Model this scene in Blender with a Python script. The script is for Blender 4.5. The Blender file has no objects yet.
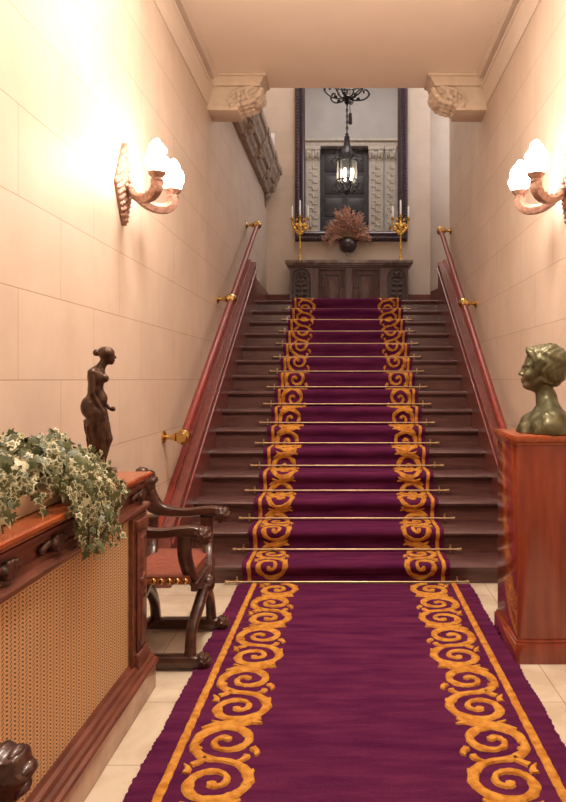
import bpy, bmesh, math, random
import numpy as np
from mathutils import Vector, Matrix
random.seed(7); np.random.seed(7)
PI = math.pi
scene = bpy.context.scene
COL = scene.collection

# ------------------------------------------------------------------ camera
H = 1.318; F = 705.0; VX, VY = 347.0, 379.0
cam_d = bpy.data.cameras.new('camera'); cam = bpy.data.objects.new('camera', cam_d); COL.objects.link(cam)
cam_d.sensor_fit = 'HORIZONTAL'; cam_d.sensor_width = 36.0; cam_d.lens = F / 566 * 36.0
cam_d.shift_x = -(VX - 283) / 566.0; cam_d.shift_y = -(401 - VY) / 566.0
cam_d.clip_start = 0.05
cam.location = (0, 0, H); cam.rotation_euler = (PI / 2, 0, 0)
scene.camera = cam

# ------------------------------------------------------------------ materials
def new_mat(name):
    m = bpy.data.materials.new(name); m.use_nodes = True
    nt = m.node_tree; b = nt.nodes['Principled BSDF']
    return m, nt, b
def N(nt, t, **kw):
    n = nt.nodes.new(t)
    for k, v in kw.items():
        if hasattr(n, k): setattr(n, k, v)
        else: n.inputs[k].default_value = v
    return n
def L(nt, a, b): nt.links.new(a, b)
def math_n(nt, op, a, b=None):
    n = nt.nodes.new('ShaderNodeMath'); n.operation = op
    for i, v in enumerate((a, b)):
        if v is None: continue
        if isinstance(v, (int, float)): n.inputs[i].default_value = v
        else: L(nt, v, n.inputs[i])
    return n.outputs[0]
def c4(c): return (c[0], c[1], c[2], 1)
def mat(name, ca, cb=None, rough=0.5, metal=0.0, scale=6.0, stretch=(1, 1, 1), bump=0.0, bscale=None, coat=0.0, detail=5.0, spec=0.5, contrast=(0.35, 0.65), sheen=0.0):
    m, nt, b = new_mat(name)
    b.inputs['Roughness'].default_value = rough; b.inputs['Metallic'].default_value = metal
    b.inputs['Specular IOR Level'].default_value = spec
    b.inputs['Coat Weight'].default_value = coat; b.inputs['Coat Roughness'].default_value = 0.15
    b.inputs['Sheen Weight'].default_value = sheen
    tc = N(nt, 'ShaderNodeTexCoord'); mp = N(nt, 'ShaderNodeMapping')
    mp.inputs['Scale'].default_value = stretch
    L(nt, tc.outputs['Object'], mp.inputs['Vector'])
    nz = N(nt, 'ShaderNodeTexNoise'); nz.inputs['Scale'].default_value = scale; nz.inputs['Detail'].default_value = detail
    L(nt, mp.outputs[0], nz.inputs['Vector'])
    rp = N(nt, 'ShaderNodeValToRGB')
    rp.color_ramp.elements[0].position = contrast[0]; rp.color_ramp.elements[0].color = c4(ca)
    rp.color_ramp.elements[1].position = contrast[1]; rp.color_ramp.elements[1].color = c4(cb or ca)
    L(nt, nz.outputs['Fac'], rp.inputs['Fac']); L(nt, rp.outputs['Color'], b.inputs['Base Color'])
    if bump:
        n2 = N(nt, 'ShaderNodeTexNoise'); n2.inputs['Scale'].default_value = bscale or scale * 4; n2.inputs['Detail'].default_value = 4
        L(nt, mp.outputs[0], n2.inputs['Vector'])
        bp = N(nt, 'ShaderNodeBump'); bp.inputs['Strength'].default_value = bump; bp.inputs['Distance'].default_value = 0.01
        L(nt, n2.outputs['Fac'], bp.inputs['Height']); L(nt, bp.outputs['Normal'], b.inputs['Normal'])
    return m

def stone_wall(name, axis, off, base=(0.67, 0.545, 0.44), mk=.56):
    m, nt, b = new_mat(name)
    b.inputs['Roughness'].default_value = 0.55; b.inputs['Specular IOR Level'].default_value = 0.3
    tc = N(nt, 'ShaderNodeTexCoord'); sp = N(nt, 'ShaderNodeSeparateXYZ'); cb = N(nt, 'ShaderNodeCombineXYZ')
    L(nt, tc.outputs['Object'], sp.inputs[0])
    L(nt, math_n(nt, 'ADD', sp.outputs[axis], off), cb.inputs[0])
    L(nt, math_n(nt, 'ADD', sp.outputs[2], 0.342 - 0.288), cb.inputs[1])
    br = N(nt, 'ShaderNodeTexBrick')
    br.inputs['Scale'].default_value = 1.0; br.inputs['Brick Width'].default_value = 0.78; br.inputs['Row Height'].default_value = 0.342
    br.inputs['Mortar Size'].default_value = 0.0022; br.inputs['Mortar Smooth'].default_value = 0.3; br.inputs['Bias'].default_value = 0.0
    br.offset = 0.5
    k = 0.955
    br.inputs['Color1'].default_value = c4(base); br.inputs['Color2'].default_value = c4([c * k for c in base])
    br.inputs['Mortar'].default_value = c4([base[0] * (mk + .06), base[1] * (mk - .04), base[2] * (mk - .1)])
    L(nt, cb.outputs[0], br.inputs['Vector'])
    nz = N(nt, 'ShaderNodeTexNoise'); nz.inputs['Scale'].default_value = 2.2; nz.inputs['Detail'].default_value = 8; nz.inputs['Roughness'].default_value = 0.65
    L(nt, tc.outputs['Object'], nz.inputs['Vector'])
    mx = N(nt, 'ShaderNodeMixRGB'); mx.blend_type = 'MULTIPLY'; mx.inputs['Fac'].default_value = 1
    rp = N(nt, 'ShaderNodeValToRGB'); rp.color_ramp.elements[0].position = .3; rp.color_ramp.elements[0].color = (.89, .865, .83, 1)
    rp.color_ramp.elements[1].position = .7; rp.color_ramp.elements[1].color = (1.03, 1.03, 1.03, 1)
    L(nt, nz.outputs['Fac'], rp.inputs['Fac'])
    L(nt, br.outputs['Color'], mx.inputs['Color1']); L(nt, rp.outputs['Color'], mx.inputs['Color2'])
    L(nt, mx.outputs['Color'], b.inputs['Base Color'])
    n2 = N(nt, 'ShaderNodeTexNoise'); n2.inputs['Scale'].default_value = 160; n2.inputs['Detail'].default_value = 3
    L(nt, tc.outputs['Object'], n2.inputs['Vector'])
    hh = math_n(nt, 'SUBTRACT', math_n(nt, 'MULTIPLY', n2.outputs['Fac'], 0.12), br.outputs['Fac'])
    bp = N(nt, 'ShaderNodeBump'); bp.inputs['Strength'].default_value = 0.25; bp.inputs['Distance'].default_value = 0.004
    L(nt, hh, bp.inputs['Height']); L(nt, bp.outputs['Normal'], b.inputs['Normal'])
    return m

def tile_floor():
    m, nt, b = new_mat('cream_marble_tiles')
    b.inputs['Roughness'].default_value = 0.22
    tc = N(nt, 'ShaderNodeTexCoord'); mp = N(nt, 'ShaderNodeMapping')
    mp.inputs['Location'].default_value = (0.0, -0.056 + 0.0, 0); L(nt, tc.outputs['Object'], mp.inputs['Vector'])
    br = N(nt, 'ShaderNodeTexBrick'); br.offset = 0.0
    br.inputs['Scale'].default_value = 1.0; br.inputs['Brick Width'].default_value = 0.4425; br.inputs['Row Height'].default_value = 0.47
    br.inputs['Mortar Size'].default_value = 0.0022; br.inputs['Mortar Smooth'].default_value = 0.2
    br.inputs['Color1'].default_value = (.72, .63, .49, 1); br.inputs['Color2'].default_value = (.66, .57, .44, 1); br.inputs['Mortar'].default_value = (.36, .27, .19, 1)
    L(nt, mp.outputs[0], br.inputs['Vector'])
    nz = N(nt, 'ShaderNodeTexNoise'); nz.inputs['Scale'].default_value = 3; nz.inputs['Detail'].default_value = 9; nz.inputs['Distortion'].default_value = 1.4
    L(nt, tc.outputs['Object'], nz.inputs['Vector'])
    rp = N(nt, 'ShaderNodeValToRGB'); rp.color_ramp.elements[0].position = .38; rp.color_ramp.elements[0].color = (.88, .84, .8, 1)
    rp.color_ramp.elements[1].position = .6; rp.color_ramp.elements[1].color = (1.05, 1.05, 1.05, 1); L(nt, nz.outputs['Fac'], rp.inputs['Fac'])
    mx = N(nt, 'ShaderNodeMixRGB'); mx.blend_type = 'MULTIPLY'; mx.inputs['Fac'].default_value = 1
    L(nt, br.outputs['Color'], mx.inputs['Color1']); L(nt, rp.outputs['Color'], mx.inputs['Color2']); L(nt, mx.outputs['Color'], b.inputs['Base Color'])
    return m

def cane_mat():
    # woven herringbone panel: dark slots in columns, slanted one way and the other in turn
    m, nt, b = new_mat('woven_brass_lattice')
    b.inputs['Roughness'].default_value = 0.42; b.inputs['Metallic'].default_value = 0.2
    tc = N(nt, 'ShaderNodeTexCoord'); sp = N(nt, 'ShaderNodeSeparateXYZ'); L(nt, tc.outputs['Object'], sp.inputs[0])
    y, z = sp.outputs[1], sp.outputs[2]
    t = math_n(nt, 'PINGPONG', y, 0.022)
    ph = math_n(nt, 'ADD', math_n(nt, 'DIVIDE', z, 0.0115), math_n(nt, 'MULTIPLY', t, 34.0))
    fr = math_n(nt, 'FRACT', ph)
    a = math_n(nt, 'LESS_THAN', fr, 0.40)
    col = math_n(nt, 'FRACT', math_n(nt, 'DIVIDE', y, 0.022))
    c = math_n(nt, 'MULTIPLY', math_n(nt, 'GREATER_THAN', col, 0.22), math_n(nt, 'LESS_THAN', col, 0.80))
    hole = math_n(nt, 'MULTIPLY', a, c)
    mx = N(nt, 'ShaderNodeMixRGB'); mx.inputs['Color1'].default_value = (.78, .52, .26, 1); mx.inputs['Color2'].default_value = (.12, .055, .02, 1)
    L(nt, hole, mx.inputs['Fac'])
    L(nt, mx.outputs['Color'], b.inputs['Base Color'])
    bp = N(nt, 'ShaderNodeBump'); bp.invert = True; bp.inputs['Strength'].default_value = 0.5; bp.inputs['Distance'].default_value = 0.002
    L(nt, hole, bp.inputs['Height']); L(nt, bp.outputs['Normal'], b.inputs['Normal'])
    return m

def emit_mat(name, col, strength):
    m, nt, b = new_mat(name)
    b.inputs['Base Color'].default_value = c4((.9, .88, .82)); b.inputs['Roughness'].default_value = .3
    b.inputs['Emission Color'].default_value = c4(col); b.inputs['Emission Strength'].default_value = strength
    return m
def glass_mat(name, col=(1, 1, 1), rough=0.0, thin=True):
    m, nt, b = new_mat(name)
    b.inputs['Base Color'].default_value = c4(col); b.inputs['Roughness'].default_value = rough
    b.inputs['Transmission Weight'].default_value = 1.0; b.inputs['IOR'].default_value = 1.1 if thin else 1.45
    return m

def marble_mat(name, a, b_, rough=.25):
    return mat(name, a, b_, rough=rough, scale=9, detail=9, contrast=(.4, .62))

M = {}
M['wall_y'] = stone_wall('limestone_blocks', 1, 0.115)
M['wall_x'] = stone_wall('limestone_blocks_end', 0, 0.3, mk=.87)
M['plaster'] = mat('warm_cream_plaster', (.70, .585, .48), (.73, .615, .51), rough=.6, scale=3, bump=.03, bscale=60)
M['carved_plaster'] = mat('cream_carved_plaster', (.66, .54, .41), (.72, .60, .46), rough=.6, scale=14, bump=.12, bscale=60)
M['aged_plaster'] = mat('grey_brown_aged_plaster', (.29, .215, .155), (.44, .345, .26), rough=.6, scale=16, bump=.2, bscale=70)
M['white_carving'] = mat('grey_white_carved_stone', (.42, .39, .345), (.52, .485, .43), rough=.6, scale=12, bump=.2, bscale=60)
M['floor'] = tile_floor()
M['stair_wood'] = mat('dark_stained_stair_wood', (.075, .028, .026), (.125, .054, .046), rough=.33, scale=7, stretch=(.6, 6, 6), bump=.06, bscale=30, coat=.25)
M['stringer_wood'] = mat('red_brown_stringer_wood', (.14, .036, .03), (.20, .058, .044), rough=.32, scale=8, stretch=(6, .7, 5), bump=.04, coat=.3)
M['rail_wood'] = mat('red_mahogany_rail', (.16, .024, .018), (.25, .04, .026), rough=.34, scale=10, stretch=(6, .7, 3), coat=.08, spec=.35)
M['mahogany'] = mat('polished_red_mahogany', (.21, .030, .014), (.30, .055, .022), rough=.13, scale=5, stretch=(4, 4, .5), coat=.7)
M['cover_top'] = mat('glossy_orange_mahogany', (.30, .06, .017), (.42, .10, .03), rough=.25, scale=7, stretch=(6, .6, 6), coat=.5)
M['cover_wood'] = mat('red_brown_carved_wood', (.105, .034, .022), (.19, .062, .036), rough=.33, scale=8, stretch=(5, .8, 5), coat=.3)
M['chair_wood'] = mat('dark_walnut', (.040, .015, .011), (.085, .032, .02), rough=.3, scale=12, stretch=(1, 4, 3), bump=.08, coat=.3)
M['leather'] = mat('red_brown_tooled_leather', (.22, .055, .036), (.33, .10, .06), rough=.45, scale=40, bump=.35, bscale=70)
M['pink_stone'] = marble_mat('pink_brown_marble', (.40, .235, .165), (.50, .31, .22))
M['brass'] = mat('polished_brass', (.62, .40, .12), (.72, .50, .18), rough=.22, metal=1.0, scale=20)
M['rod_brass'] = mat('dull_brass', (.50, .35, .20), (.62, .45, .27), rough=.34, metal=.85, scale=30)
M['gilt'] = mat('gilt_bronze', (.62, .34, .06), (.78, .48, .12), rough=.35, metal=.8, scale=40, bump=.3)
M['bronze_dark'] = mat('dark_brown_bronze', (.045, .026, .018), (.125, .07, .046), rough=.33, metal=.6, scale=25)
M['bronze_green'] = mat('green_patinated_bronze', (.080, .078, .038), (.17, .165, .095), rough=.38, metal=.6, scale=14, bump=.15, bscale=60)
M['sconce'] = mat('pinkish_copper_bronze', (.25, .13, .09), (.46, .28, .21), rough=.42, metal=.35, scale=45, bump=.4, bscale=90)
M['flame'] = emit_mat('lit_flame_glass', (1.0, .84, .72), 38.0)
M['bulb'] = emit_mat('lit_candle_bulb', (1.0, .86, .68), 60.0)
M['iron'] = mat('black_wrought_iron', (.018, .016, .018), (.05, .045, .05), rough=.4, metal=.5, scale=30)
M['glass'] = glass_mat('clear_glass')
M['lamp_glass'] = glass_mat('pale_lantern_glass', (.96, .95, .9), .45)
M['silver'] = mat('mirror_silvering', (.80, .80, .80), (.82, .82, .82), rough=.015, metal=1.0)
M['frame_dark'] = mat('dark_plum_carved_wood', (.022, .010, .014), (.06, .026, .034), rough=.3, scale=30, bump=.6, bscale=50, coat=.3)
M['chest_wood'] = mat('brown_plum_oak', (.085, .036, .030), (.15, .068, .054), rough=.4, scale=8, stretch=(5, 4, .8), bump=.08)
M['chest_dark'] = mat('dark_carved_oak', (.035, .017, .018), (.08, .038, .035), rough=.4, scale=30, bump=.3)
M['slab'] = marble_mat('grey_brown_marble', (.15, .105, .085), (.27, .20, .16))
M['candle'] = mat('white_wax', (.82, .79, .72), (.86, .83, .77), rough=.5)
M['vase'] = mat('dark_glazed_pottery', (.03, .022, .022), (.09, .055, .045), rough=.3, scale=14)
M['dry_pink'] = mat('dried_dusty_pink_flowers', (.40, .175, .145), (.58, .33, .25), rough=.8, scale=30)
M['dry_tan'] = mat('dried_tan_grass', (.44, .27, .16), (.60, .40, .26), rough=.8, scale=30)
M['purple'] = None
M['leaf_green'] = mat('ivy_green', (.045, .066, .020), (.135, .15, .055), rough=.4, scale=25, sheen=.1)
M['leaf_cream'] = mat('ivy_cream_edge', (.42, .41, .23), (.62, .59, .39), rough=.45, scale=25)
M['stem'] = mat('ivy_stem', (.10, .12, .04), (.16, .13, .05), rough=.6)
M['planter'] = mat('pale_stone_trough', (.50, .41, .27), (.62, .52, .36), rough=.5, scale=9, bump=.1)
M['door_dark'] = mat('dark_grey_painted_door', (.030, .032, .042), (.045, .046, .058), rough=.4)
M['white_plastic'] = mat('white_plastic', (.8, .78, .75), (.82, .8, .77), rough=.4)

def carpet_mats():
    a = mat('deep_purple_wool_pile', (.105, .013, .072), (.205, .034, .108), rough=1, scale=4, stretch=(1, 5, 5), detail=12, bump=1.0, bscale=120, spec=.05, contrast=(.28, .72))
    b = mat('golden_orange_wool_pile', (.60, .21, .032), (.86, .42, .085), rough=.95, scale=28, detail=6, bump=1.0, bscale=260, spec=.05, contrast=(.3, .6))
    return a, b
M['purple'], M['gold'] = carpet_mats()

# ------------------------------------------------------------------ mesh builder
class MB:
    def __init__(s): s.v = []; s.f = []; s.mi = []
    def add(s, vs, fs, mi=0):
        o = len(s.v); s.v.extend([tuple(map(float, p)) for p in vs]); s.f.extend([tuple(o + int(i) for i in f) for f in fs]); s.mi.extend([mi] * len(fs)); return s
    def box(s, x0, x1, y0, y1, z0, z1, bev=0.0, seg=2, mi=0):
        bm = bmesh.new(); bmesh.ops.create_cube(bm, size=1)
        for v in bm.verts: v.co = Vector(((x0 + x1) / 2 + v.co.x * (x1 - x0), (y0 + y1) / 2 + v.co.y * (y1 - y0), (z0 + z1) / 2 + v.co.z * (z1 - z0)))
        if bev: bmesh.ops.bevel(bm, geom=list(bm.edges), offset=bev, segments=seg, profile=.5, affect='EDGES')
        bm.verts.index_update(); s.add([v.co[:] for v in bm.verts], [[v.index for v in f.verts] for f in bm.faces], mi); bm.free(); return s
    def lathe(s, prof, c=(0, 0, 0), n=24, axis='z', mi=0, closed=True, flute=None):
        vs = []; fs = []
        for (r, h) in prof:
            for k in range(n):
                a = 2 * PI * k / n; rr = r * (1 + (flute(a, h) if flute else 0))
                x, y = rr * math.cos(a), rr * math.sin(a)
                p = (x, y, h) if axis == 'z' else ((h, x, y) if axis == 'x' else (x, h, y))
                vs.append((p[0] + c[0], p[1] + c[1], p[2] + c[2]))
        m = len(prof)
        for i in range(m - 1):
            for k in range(n):
                q = [i * n + k, i * n + (k + 1) % n, (i + 1) * n + (k + 1) % n, (i + 1) * n + k]
                fs.append(q if axis != 'y' else q[::-1])
        if closed:
            fs.append(list(range(n))[::-1]); fs.append([(m - 1) * n + k for k in range(n)])
        return s.add(vs, fs, mi)
    def tube(s, pts, rad, n=10, mi=0, caps=True, squash=None, closed=False, flute=None):
        P = [Vector(p) for p in pts]; m = len(P)
        if isinstance(rad, (int, float)): rad = [rad] * m
        T = []
        for i in range(m):
            a = P[(i - 1) % m] if (closed or i > 0) else P[i]; b = P[(i + 1) % m] if (closed or i < m - 1) else P[i]
            T.append((b - a).normalized())
        up = Vector((0, 0, 1)) if abs(T[0].z) < .9 else Vector((1, 0, 0))
        if squash and len(squash) > 2: up = Vector(squash[2])
        nrm = (up - T[0] * up.dot(T[0])).normalized()
        vs = []
        for i in range(m):
            nrm = (nrm - T[i] * nrm.dot(T[i])).normalized(); bi = T[i].cross(nrm)
            sa, sb = (squash[0], squash[1]) if squash else (1, 1)
            for k in range(n):
                a = 2 * PI * k / n; rr = rad[i] * (1 + (flute(a) if flute else 0))
                vs.append(P[i] + nrm * (math.cos(a) * rr * sa) + bi * (math.sin(a) * rr * sb))
        fs = []
        for i in range(m if closed else m - 1):
            j = (i + 1) % m
            for k in range(n): fs.append([i * n + k, i * n + (k + 1) % n, j * n + (k + 1) % n, j * n + k])
        if caps and not closed:
            fs.append(list(range(n))[::-1]); fs.append([(m - 1) * n + k for k in range(n)])
        return s.add(vs, fs, mi)
    def ball(s, c, r, n=16, m=10, mi=0):
        if isinstance(r, (int, float)): r = (r, r, r)
        vs = [(c[0], c[1], c[2] - r[2])]
        for i in range(1, m):
            t = -PI / 2 + PI * i / m
            for k in range(n):
                a = 2 * PI * k / n
                vs.append((c[0] + r[0] * math.cos(t) * math.cos(a), c[1] + r[1] * math.cos(t) * math.sin(a), c[2] + r[2] * math.sin(t)))
        vs.append((c[0], c[1], c[2] + r[2])); fs = []
        for k in range(n):
            fs.append([0, 1 + (k + 1) % n, 1 + k])
            fs.append([len(vs) - 1, 1 + (m - 2) * n + k, 1 + (m - 2) * n + (k + 1) % n])
        for i in range(m - 2):
            for k in range(n): fs.append([1 + i * n + k, 1 + i * n + (k + 1) % n, 1 + (i + 1) * n + (k + 1) % n, 1 + (i + 1) * n + k])
        return s.add(vs, fs, mi)
    def prism(s, poly, axis, a0, a1, mi=0):
        # poly: 2-D outline; axis 'x' -> (y,z), 'y' -> (x,z), 'z' -> (x,y)
        area = sum(poly[i][0] * poly[(i + 1) % len(poly)][1] - poly[(i + 1) % len(poly)][0] * poly[i][1] for i in range(len(poly)))
        if area < 0: poly = poly[::-1]
        f = {'x': lambda p, a: (a, p[0], p[1]), 'y': lambda p, a: (p[0], a, p[1]), 'z': lambda p, a: (p[0], p[1], a)}[axis]
        n = len(poly); vs = [f(p, a0) for p in poly] + [f(p, a1) for p in poly]
        fs = [list(range(n))[::-1], [n + i for i in range(n)]] + [[i, (i + 1) % n, n + (i + 1) % n, n + i] for i in range(n)]
        if axis == 'y': fs = [q[::-1] for q in fs]
        if a1 < a0: fs = [q[::-1] for q in fs]
        return s.add(vs, fs, mi)
    def build(s, name, m, parent=None, sharp=40, bevel=0.0):
        me = bpy.data.meshes.new(name)
        off = Vector((0, 0, 0)); q = parent
        while q is not None: off += q.location; q = q.parent
        me.from_pydata([(p[0] - off.x, p[1] - off.y, p[2] - off.z) for p in s.v], [], s.f)
        for mm in (m if isinstance(m, (list, tuple)) else [m]): me.materials.append(mm)
        me.polygons.foreach_set('material_index', s.mi); me.polygons.foreach_set('use_smooth', [True] * len(s.f))
        me.validate(); me.update()
        try: me.set_sharp_from_angle(angle=math.radians(sharp))
        except Exception: pass
        o = bpy.data.objects.new(name, me); COL.objects.link(o)
        if parent is not None: o.parent = parent
        if bevel:
            b = o.modifiers.new('soft_edges', 'BEVEL'); b.width = bevel; b.segments = 2; b.limit_method = 'ANGLE'; b.angle_limit = math.radians(40)
        return o

def tag(o, label, cat, group=None):
    o['label'] = label; o['category'] = cat
    if group: o['group'] = group
    return o
def thing(name, loc, label, cat, group=None):
    o = bpy.data.objects.new(name, None); o.empty_display_size = .05; COL.objects.link(o); o.location = loc
    return tag(o, label, cat, group)
def struct(o): o['kind'] = 'structure'; return o
def copy_tree(o, loc=None, rz=None, label=None):
    c = o.copy(); COL.objects.link(c)
    if loc is not None: c.location = loc
    if rz is not None: c.rotation_euler = (0, 0, rz)
    if label: c['label'] = label
    for ch in list(o.children):
        d = ch.copy(); COL.objects.link(d); d.parent = c
        for g in list(ch.children):
            e = g.copy(); COL.objects.link(e); e.parent = d
    return c
def catmull(pts, n=8, closed=False):
    P = [np.array(p, float) for p in pts]; out = []; m = len(P)
    for i in range(m if closed else m - 1):
        p1, p2 = P[i], P[(i + 1) % m]
        p0 = P[i - 1] if (i > 0 or closed) else 2 * p1 - p2
        p3 = P[(i + 2) % m] if (i + 2 < m or closed) else 2 * p2 - p1
        for k in range(n):
            t = k / n
            out.append(.5 * ((2 * p1) + (-p0 + p2) * t + (2 * p0 - 5 * p1 + 4 * p2 - p3) * t * t + (-p0 + 3 * p1 - 3 * p2 + p3) * t ** 3))
    if not closed: out.append(P[-1])
    return out
def lerp_list(vals, n):
    m = len(vals); return [float(np.interp(i / (n - 1) * (m - 1), range(m), vals)) for i in range(n)]

# ------------------------------------------------------------------ smooth sculpted shapes (signed distance + surface nets)
def ell(P, c, r):
    q = (P - np.array(c)) / np.array(r); k = np.linalg.norm(q, axis=1); k2 = np.linalg.norm(q / np.array(r), axis=1)
    return k * (k - 1) / np.maximum(k2, 1e-9)
def cone(P, a, b, ra, rb):
    a = np.array(a, float); b = np.array(b, float); d = b - a; t = np.clip(((P - a) @ d) / max(d @ d, 1e-12), 0, 1)
    return np.linalg.norm(P - (a + t[:, None] * d), axis=1) - (ra + (rb - ra) * t)
def su(a, b, k):
    h = np.clip(.5 + .5 * (b - a) / k, 0, 1); return b + (a - b) * h - k * h * (1 - h)
def ss(a, b, k): return -su(-a, b, k)          # a minus b
def si(a, b, k): return -su(-a, -b, k)
def chain(P, pts, rs, k=.01):
    d = None
    for i in range(len(pts) - 1):
        e = cone(P, pts[i], pts[i + 1], rs[i], rs[i + 1]); d = e if d is None else np.minimum(d, e)
    return d
def sdf_mesh(f, lo, hi, h):
    lo = np.array(lo, float); hi = np.array(hi, float); n = np.ceil((hi - lo) / h).astype(int) + 1
    ax = [lo[i] + h * np.arange(n[i]) for i in range(3)]
    G = np.stack(np.meshgrid(*ax, indexing='ij'), -1).reshape(-1, 3)
    V = np.concatenate([f(G[i:i + 200000]) for i in range(0, len(G), 200000)]).reshape(n)
    S = V < 0; nx, ny, nz = n
    cs = np.zeros((nx - 1, ny - 1, nz - 1), int)
    acc = np.zeros(cs.shape + (3,)); cnt = np.zeros(cs.shape)
    cor = [(i, j, k) for i in (0, 1) for j in (0, 1) for k in (0, 1)]
    sl = lambda c: tuple(slice(c[i], n[i] - 1 + c[i]) for i in range(3))
    for a in cor:
        for d in range(3):
            if a[d]: continue
            b = list(a); b[d] = 1
            va, vb = V[sl(a)], V[sl(b)]; x = (va < 0) != (vb < 0)
            den = np.where(x, va - vb, 1); t = np.where(x, va / den, 0)
            p = np.zeros(cs.shape + (3,)); p[..., 0] = a[0]; p[..., 1] = a[1]; p[..., 2] = a[2]; p[..., d] += t
            acc += p * x[..., None]; cnt += x
    act = cnt > 0; idx = -np.ones(cs.shape, int); idx[act] = np.arange(act.sum())
    base = np.stack(np.nonzero(act), -1); verts = lo + h * (base + acc[act] / cnt[act][:, None])
    faces = []
    for d in range(3):
        a = [slice(1, n[i] - 1) for i in range(3)]; a[d] = slice(0, n[d] - 1); b = list(a); b[d] = slice(1, n[d])
        sa, sb = S[tuple(a)], S[tuple(b)]; cr = np.stack(np.nonzero(sa != sb), -1)
        if not len(cr): continue
        flip = sa[sa != sb]; p = cr.copy()
        for i in range(3):
            if i != d: p[:, i] += 1
        u, w = (d + 1) % 3, (d + 2) % 3; q = []
        for (du, dw) in ((1, 1), (0, 1), (0, 0), (1, 0)):
            c = p.copy(); c[:, u] -= du; c[:, w] -= dw; q.append(idx[c[:, 0], c[:, 1], c[:, 2]])
        Q = np.stack(q, -1); Q[~flip] = Q[~flip][:, ::-1]; faces.append(Q)
    Fc = np.concatenate(faces); Fc = Fc[(Fc >= 0).all(1)]
    return verts, Fc
def sculpt(mb, f, lo, hi, h, offset=(0, 0, 0), mi=0):
    v, q = sdf_mesh(f, lo, hi, h); mb.add(v + np.array(offset), q, mi); return mb

# ================================================================== SETTING
W = 1.22                     # half width of the stair hall
YB = 10.7                    # back wall
CZ = 3.98                    # ceiling of the lower hall
YE = 6.45                    # where that ceiling ends and the stair well opens upward
TOP = 8.0
R_, T_ = .155, .29           # riser, going
Y1 = 4.55                    # face of the first riser
NS = 15
R0 = .125; R_ = .1538
def st_z(i): return 0 if i <= 0 else R0 + R_ * (i - 1)      # top of tread i
LZ = st_z(NS)
YL = Y1 + T_ * (NS - 1)      # face of the last riser
def bx(name, m, *a): return struct(MB().box(*a).build(name, m))
bx('floor', M['floor'], -W - .1, W + .1, -1.7, Y1 + .3, -.1, 0)
bx('wall_left', M['wall_y'], -W - .12, -W, -1.7, YB + .12, -.1, TOP)
bx('wall_right', M['wall_y'], W, W + .12, -1.7, 8.4, -.1, TOP)
bx('wall_back', M['wall_x'], -W, 1.265, YB, YB + .5, 0, TOP)
bx('wall_back_return', M['wall_x'], 1.265, 2.6, YB + .4, YB + .5, 0, TOP)
bx('wall_side', M['wall_y'], 2.5, 2.6, 8.3, YB + .5, 0, TOP)
bx('wall_stairwell', M['wall_x'], W + .12, 2.6, 8.3, 8.4, 0, TOP)
bx('wall_front', M['wall_x'], -W - .1, W + .1, -1.8, -1.7, -.1, CZ)
bx('ceiling', mat('pale_cream_ceiling_paint', (.91, .79, .66), (.93, .81, .68), rough=.6, scale=3), -W, W, -1.7, YE, CZ, 4.2)
bx('ceiling_upper', M['plaster'], -W - .1, 2.6, YE - .2, YB + .5, TOP, TOP + .1)
bx('landing', M['stair_wood'], -W, 2.5, YL + .02, YB + .4, LZ - .1, LZ)
# upper-floor wall above the hall ceiling's edge (seen in the mirror), with a doorway
DX0, DX1, DZ = -.57, .46, 6.2
mb = MB(); mb.box(-W, DX0, YE - .2, YE, 4.2, TOP); mb.box(DX1, W, YE - .2, YE, 4.2, TOP); mb.box(DX0, DX1, YE - .2, YE, DZ, TOP)
struct(mb.build('wall_upper', mat('grey_blue_plaster', (.36, .355, .35), (.40, .395, .39), rough=.6, scale=3)))
# skirting
struct(MB().prism([(8.62, LZ), (YB, LZ), (YB, 2.62), (8.62, 2.66)], 'x', -W, -W + .025).build('baseboard_left', M['stringer_wood']))
struct(MB().box(-W + .025, 1.265, YB - .02, YB, LZ, 2.60, .004).build('baseboard_back', M['stringer_wood']))
# crown mouldings
def crown(sg, name):
    w = sg * W; prof = [(0, 3.70), (.022, 3.70), (.026, 3.725), (.045, 3.745), (.06, 3.77), (.07, 3.81), (.095, 3.85), (.125, 3.855), (.13, 3.875), (.03, 3.88), (.03, 3.925), (.17, 3.93), (.175, 3.94), (.20, 3.95), (.215, 3.955), (.22, CZ - .001), (0, CZ - .001)]
    struct(MB().prism([(w - sg * a * .43, z) for a, z in prof], 'y', -1.69, 6.13).build(name, M['plaster'], sharp=25))
crown(-1, 'trim_1'); crown(1, 'trim_2')

# ------------------------------------------------------------------ staircase
st = thing('staircase', (0, Y1, 0), 'wide dark-stained wooden staircase rising to the landing under a purple runner', 'staircase')
SX = 1.11
for i in range(1, NS + 1):
    y = Y1 + T_ * (i - 1); zt = st_z(i); zb = st_z(i - 1)
    mb = MB(); prof = [(y - .038, zt - .016), (y - .034, zt - .006), (y - .024, zt), (y + T_ + (.002 if i < NS else -.27), zt), (y + T_ + (.002 if i < NS else -.27), zt - .032), (y - .024, zt - .032), (y - .034, zt - .027)]
    mb.prism(prof, 'x', -SX, SX); mb.build('tread', M['stair_wood'], st)
    mb = MB(); mb.box(-SX, SX, y, y + .02, zb, zt - .032)
    mb.prism([(y, zt - .032), (y - .014, zt - .032), (y - .012, zt - .042), (y, zt - .052)], 'x', -SX, SX)
    mb.build('riser', M['stair_wood'], st)
def str_z(y): return .62 + (y - 4.92) * .576
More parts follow.
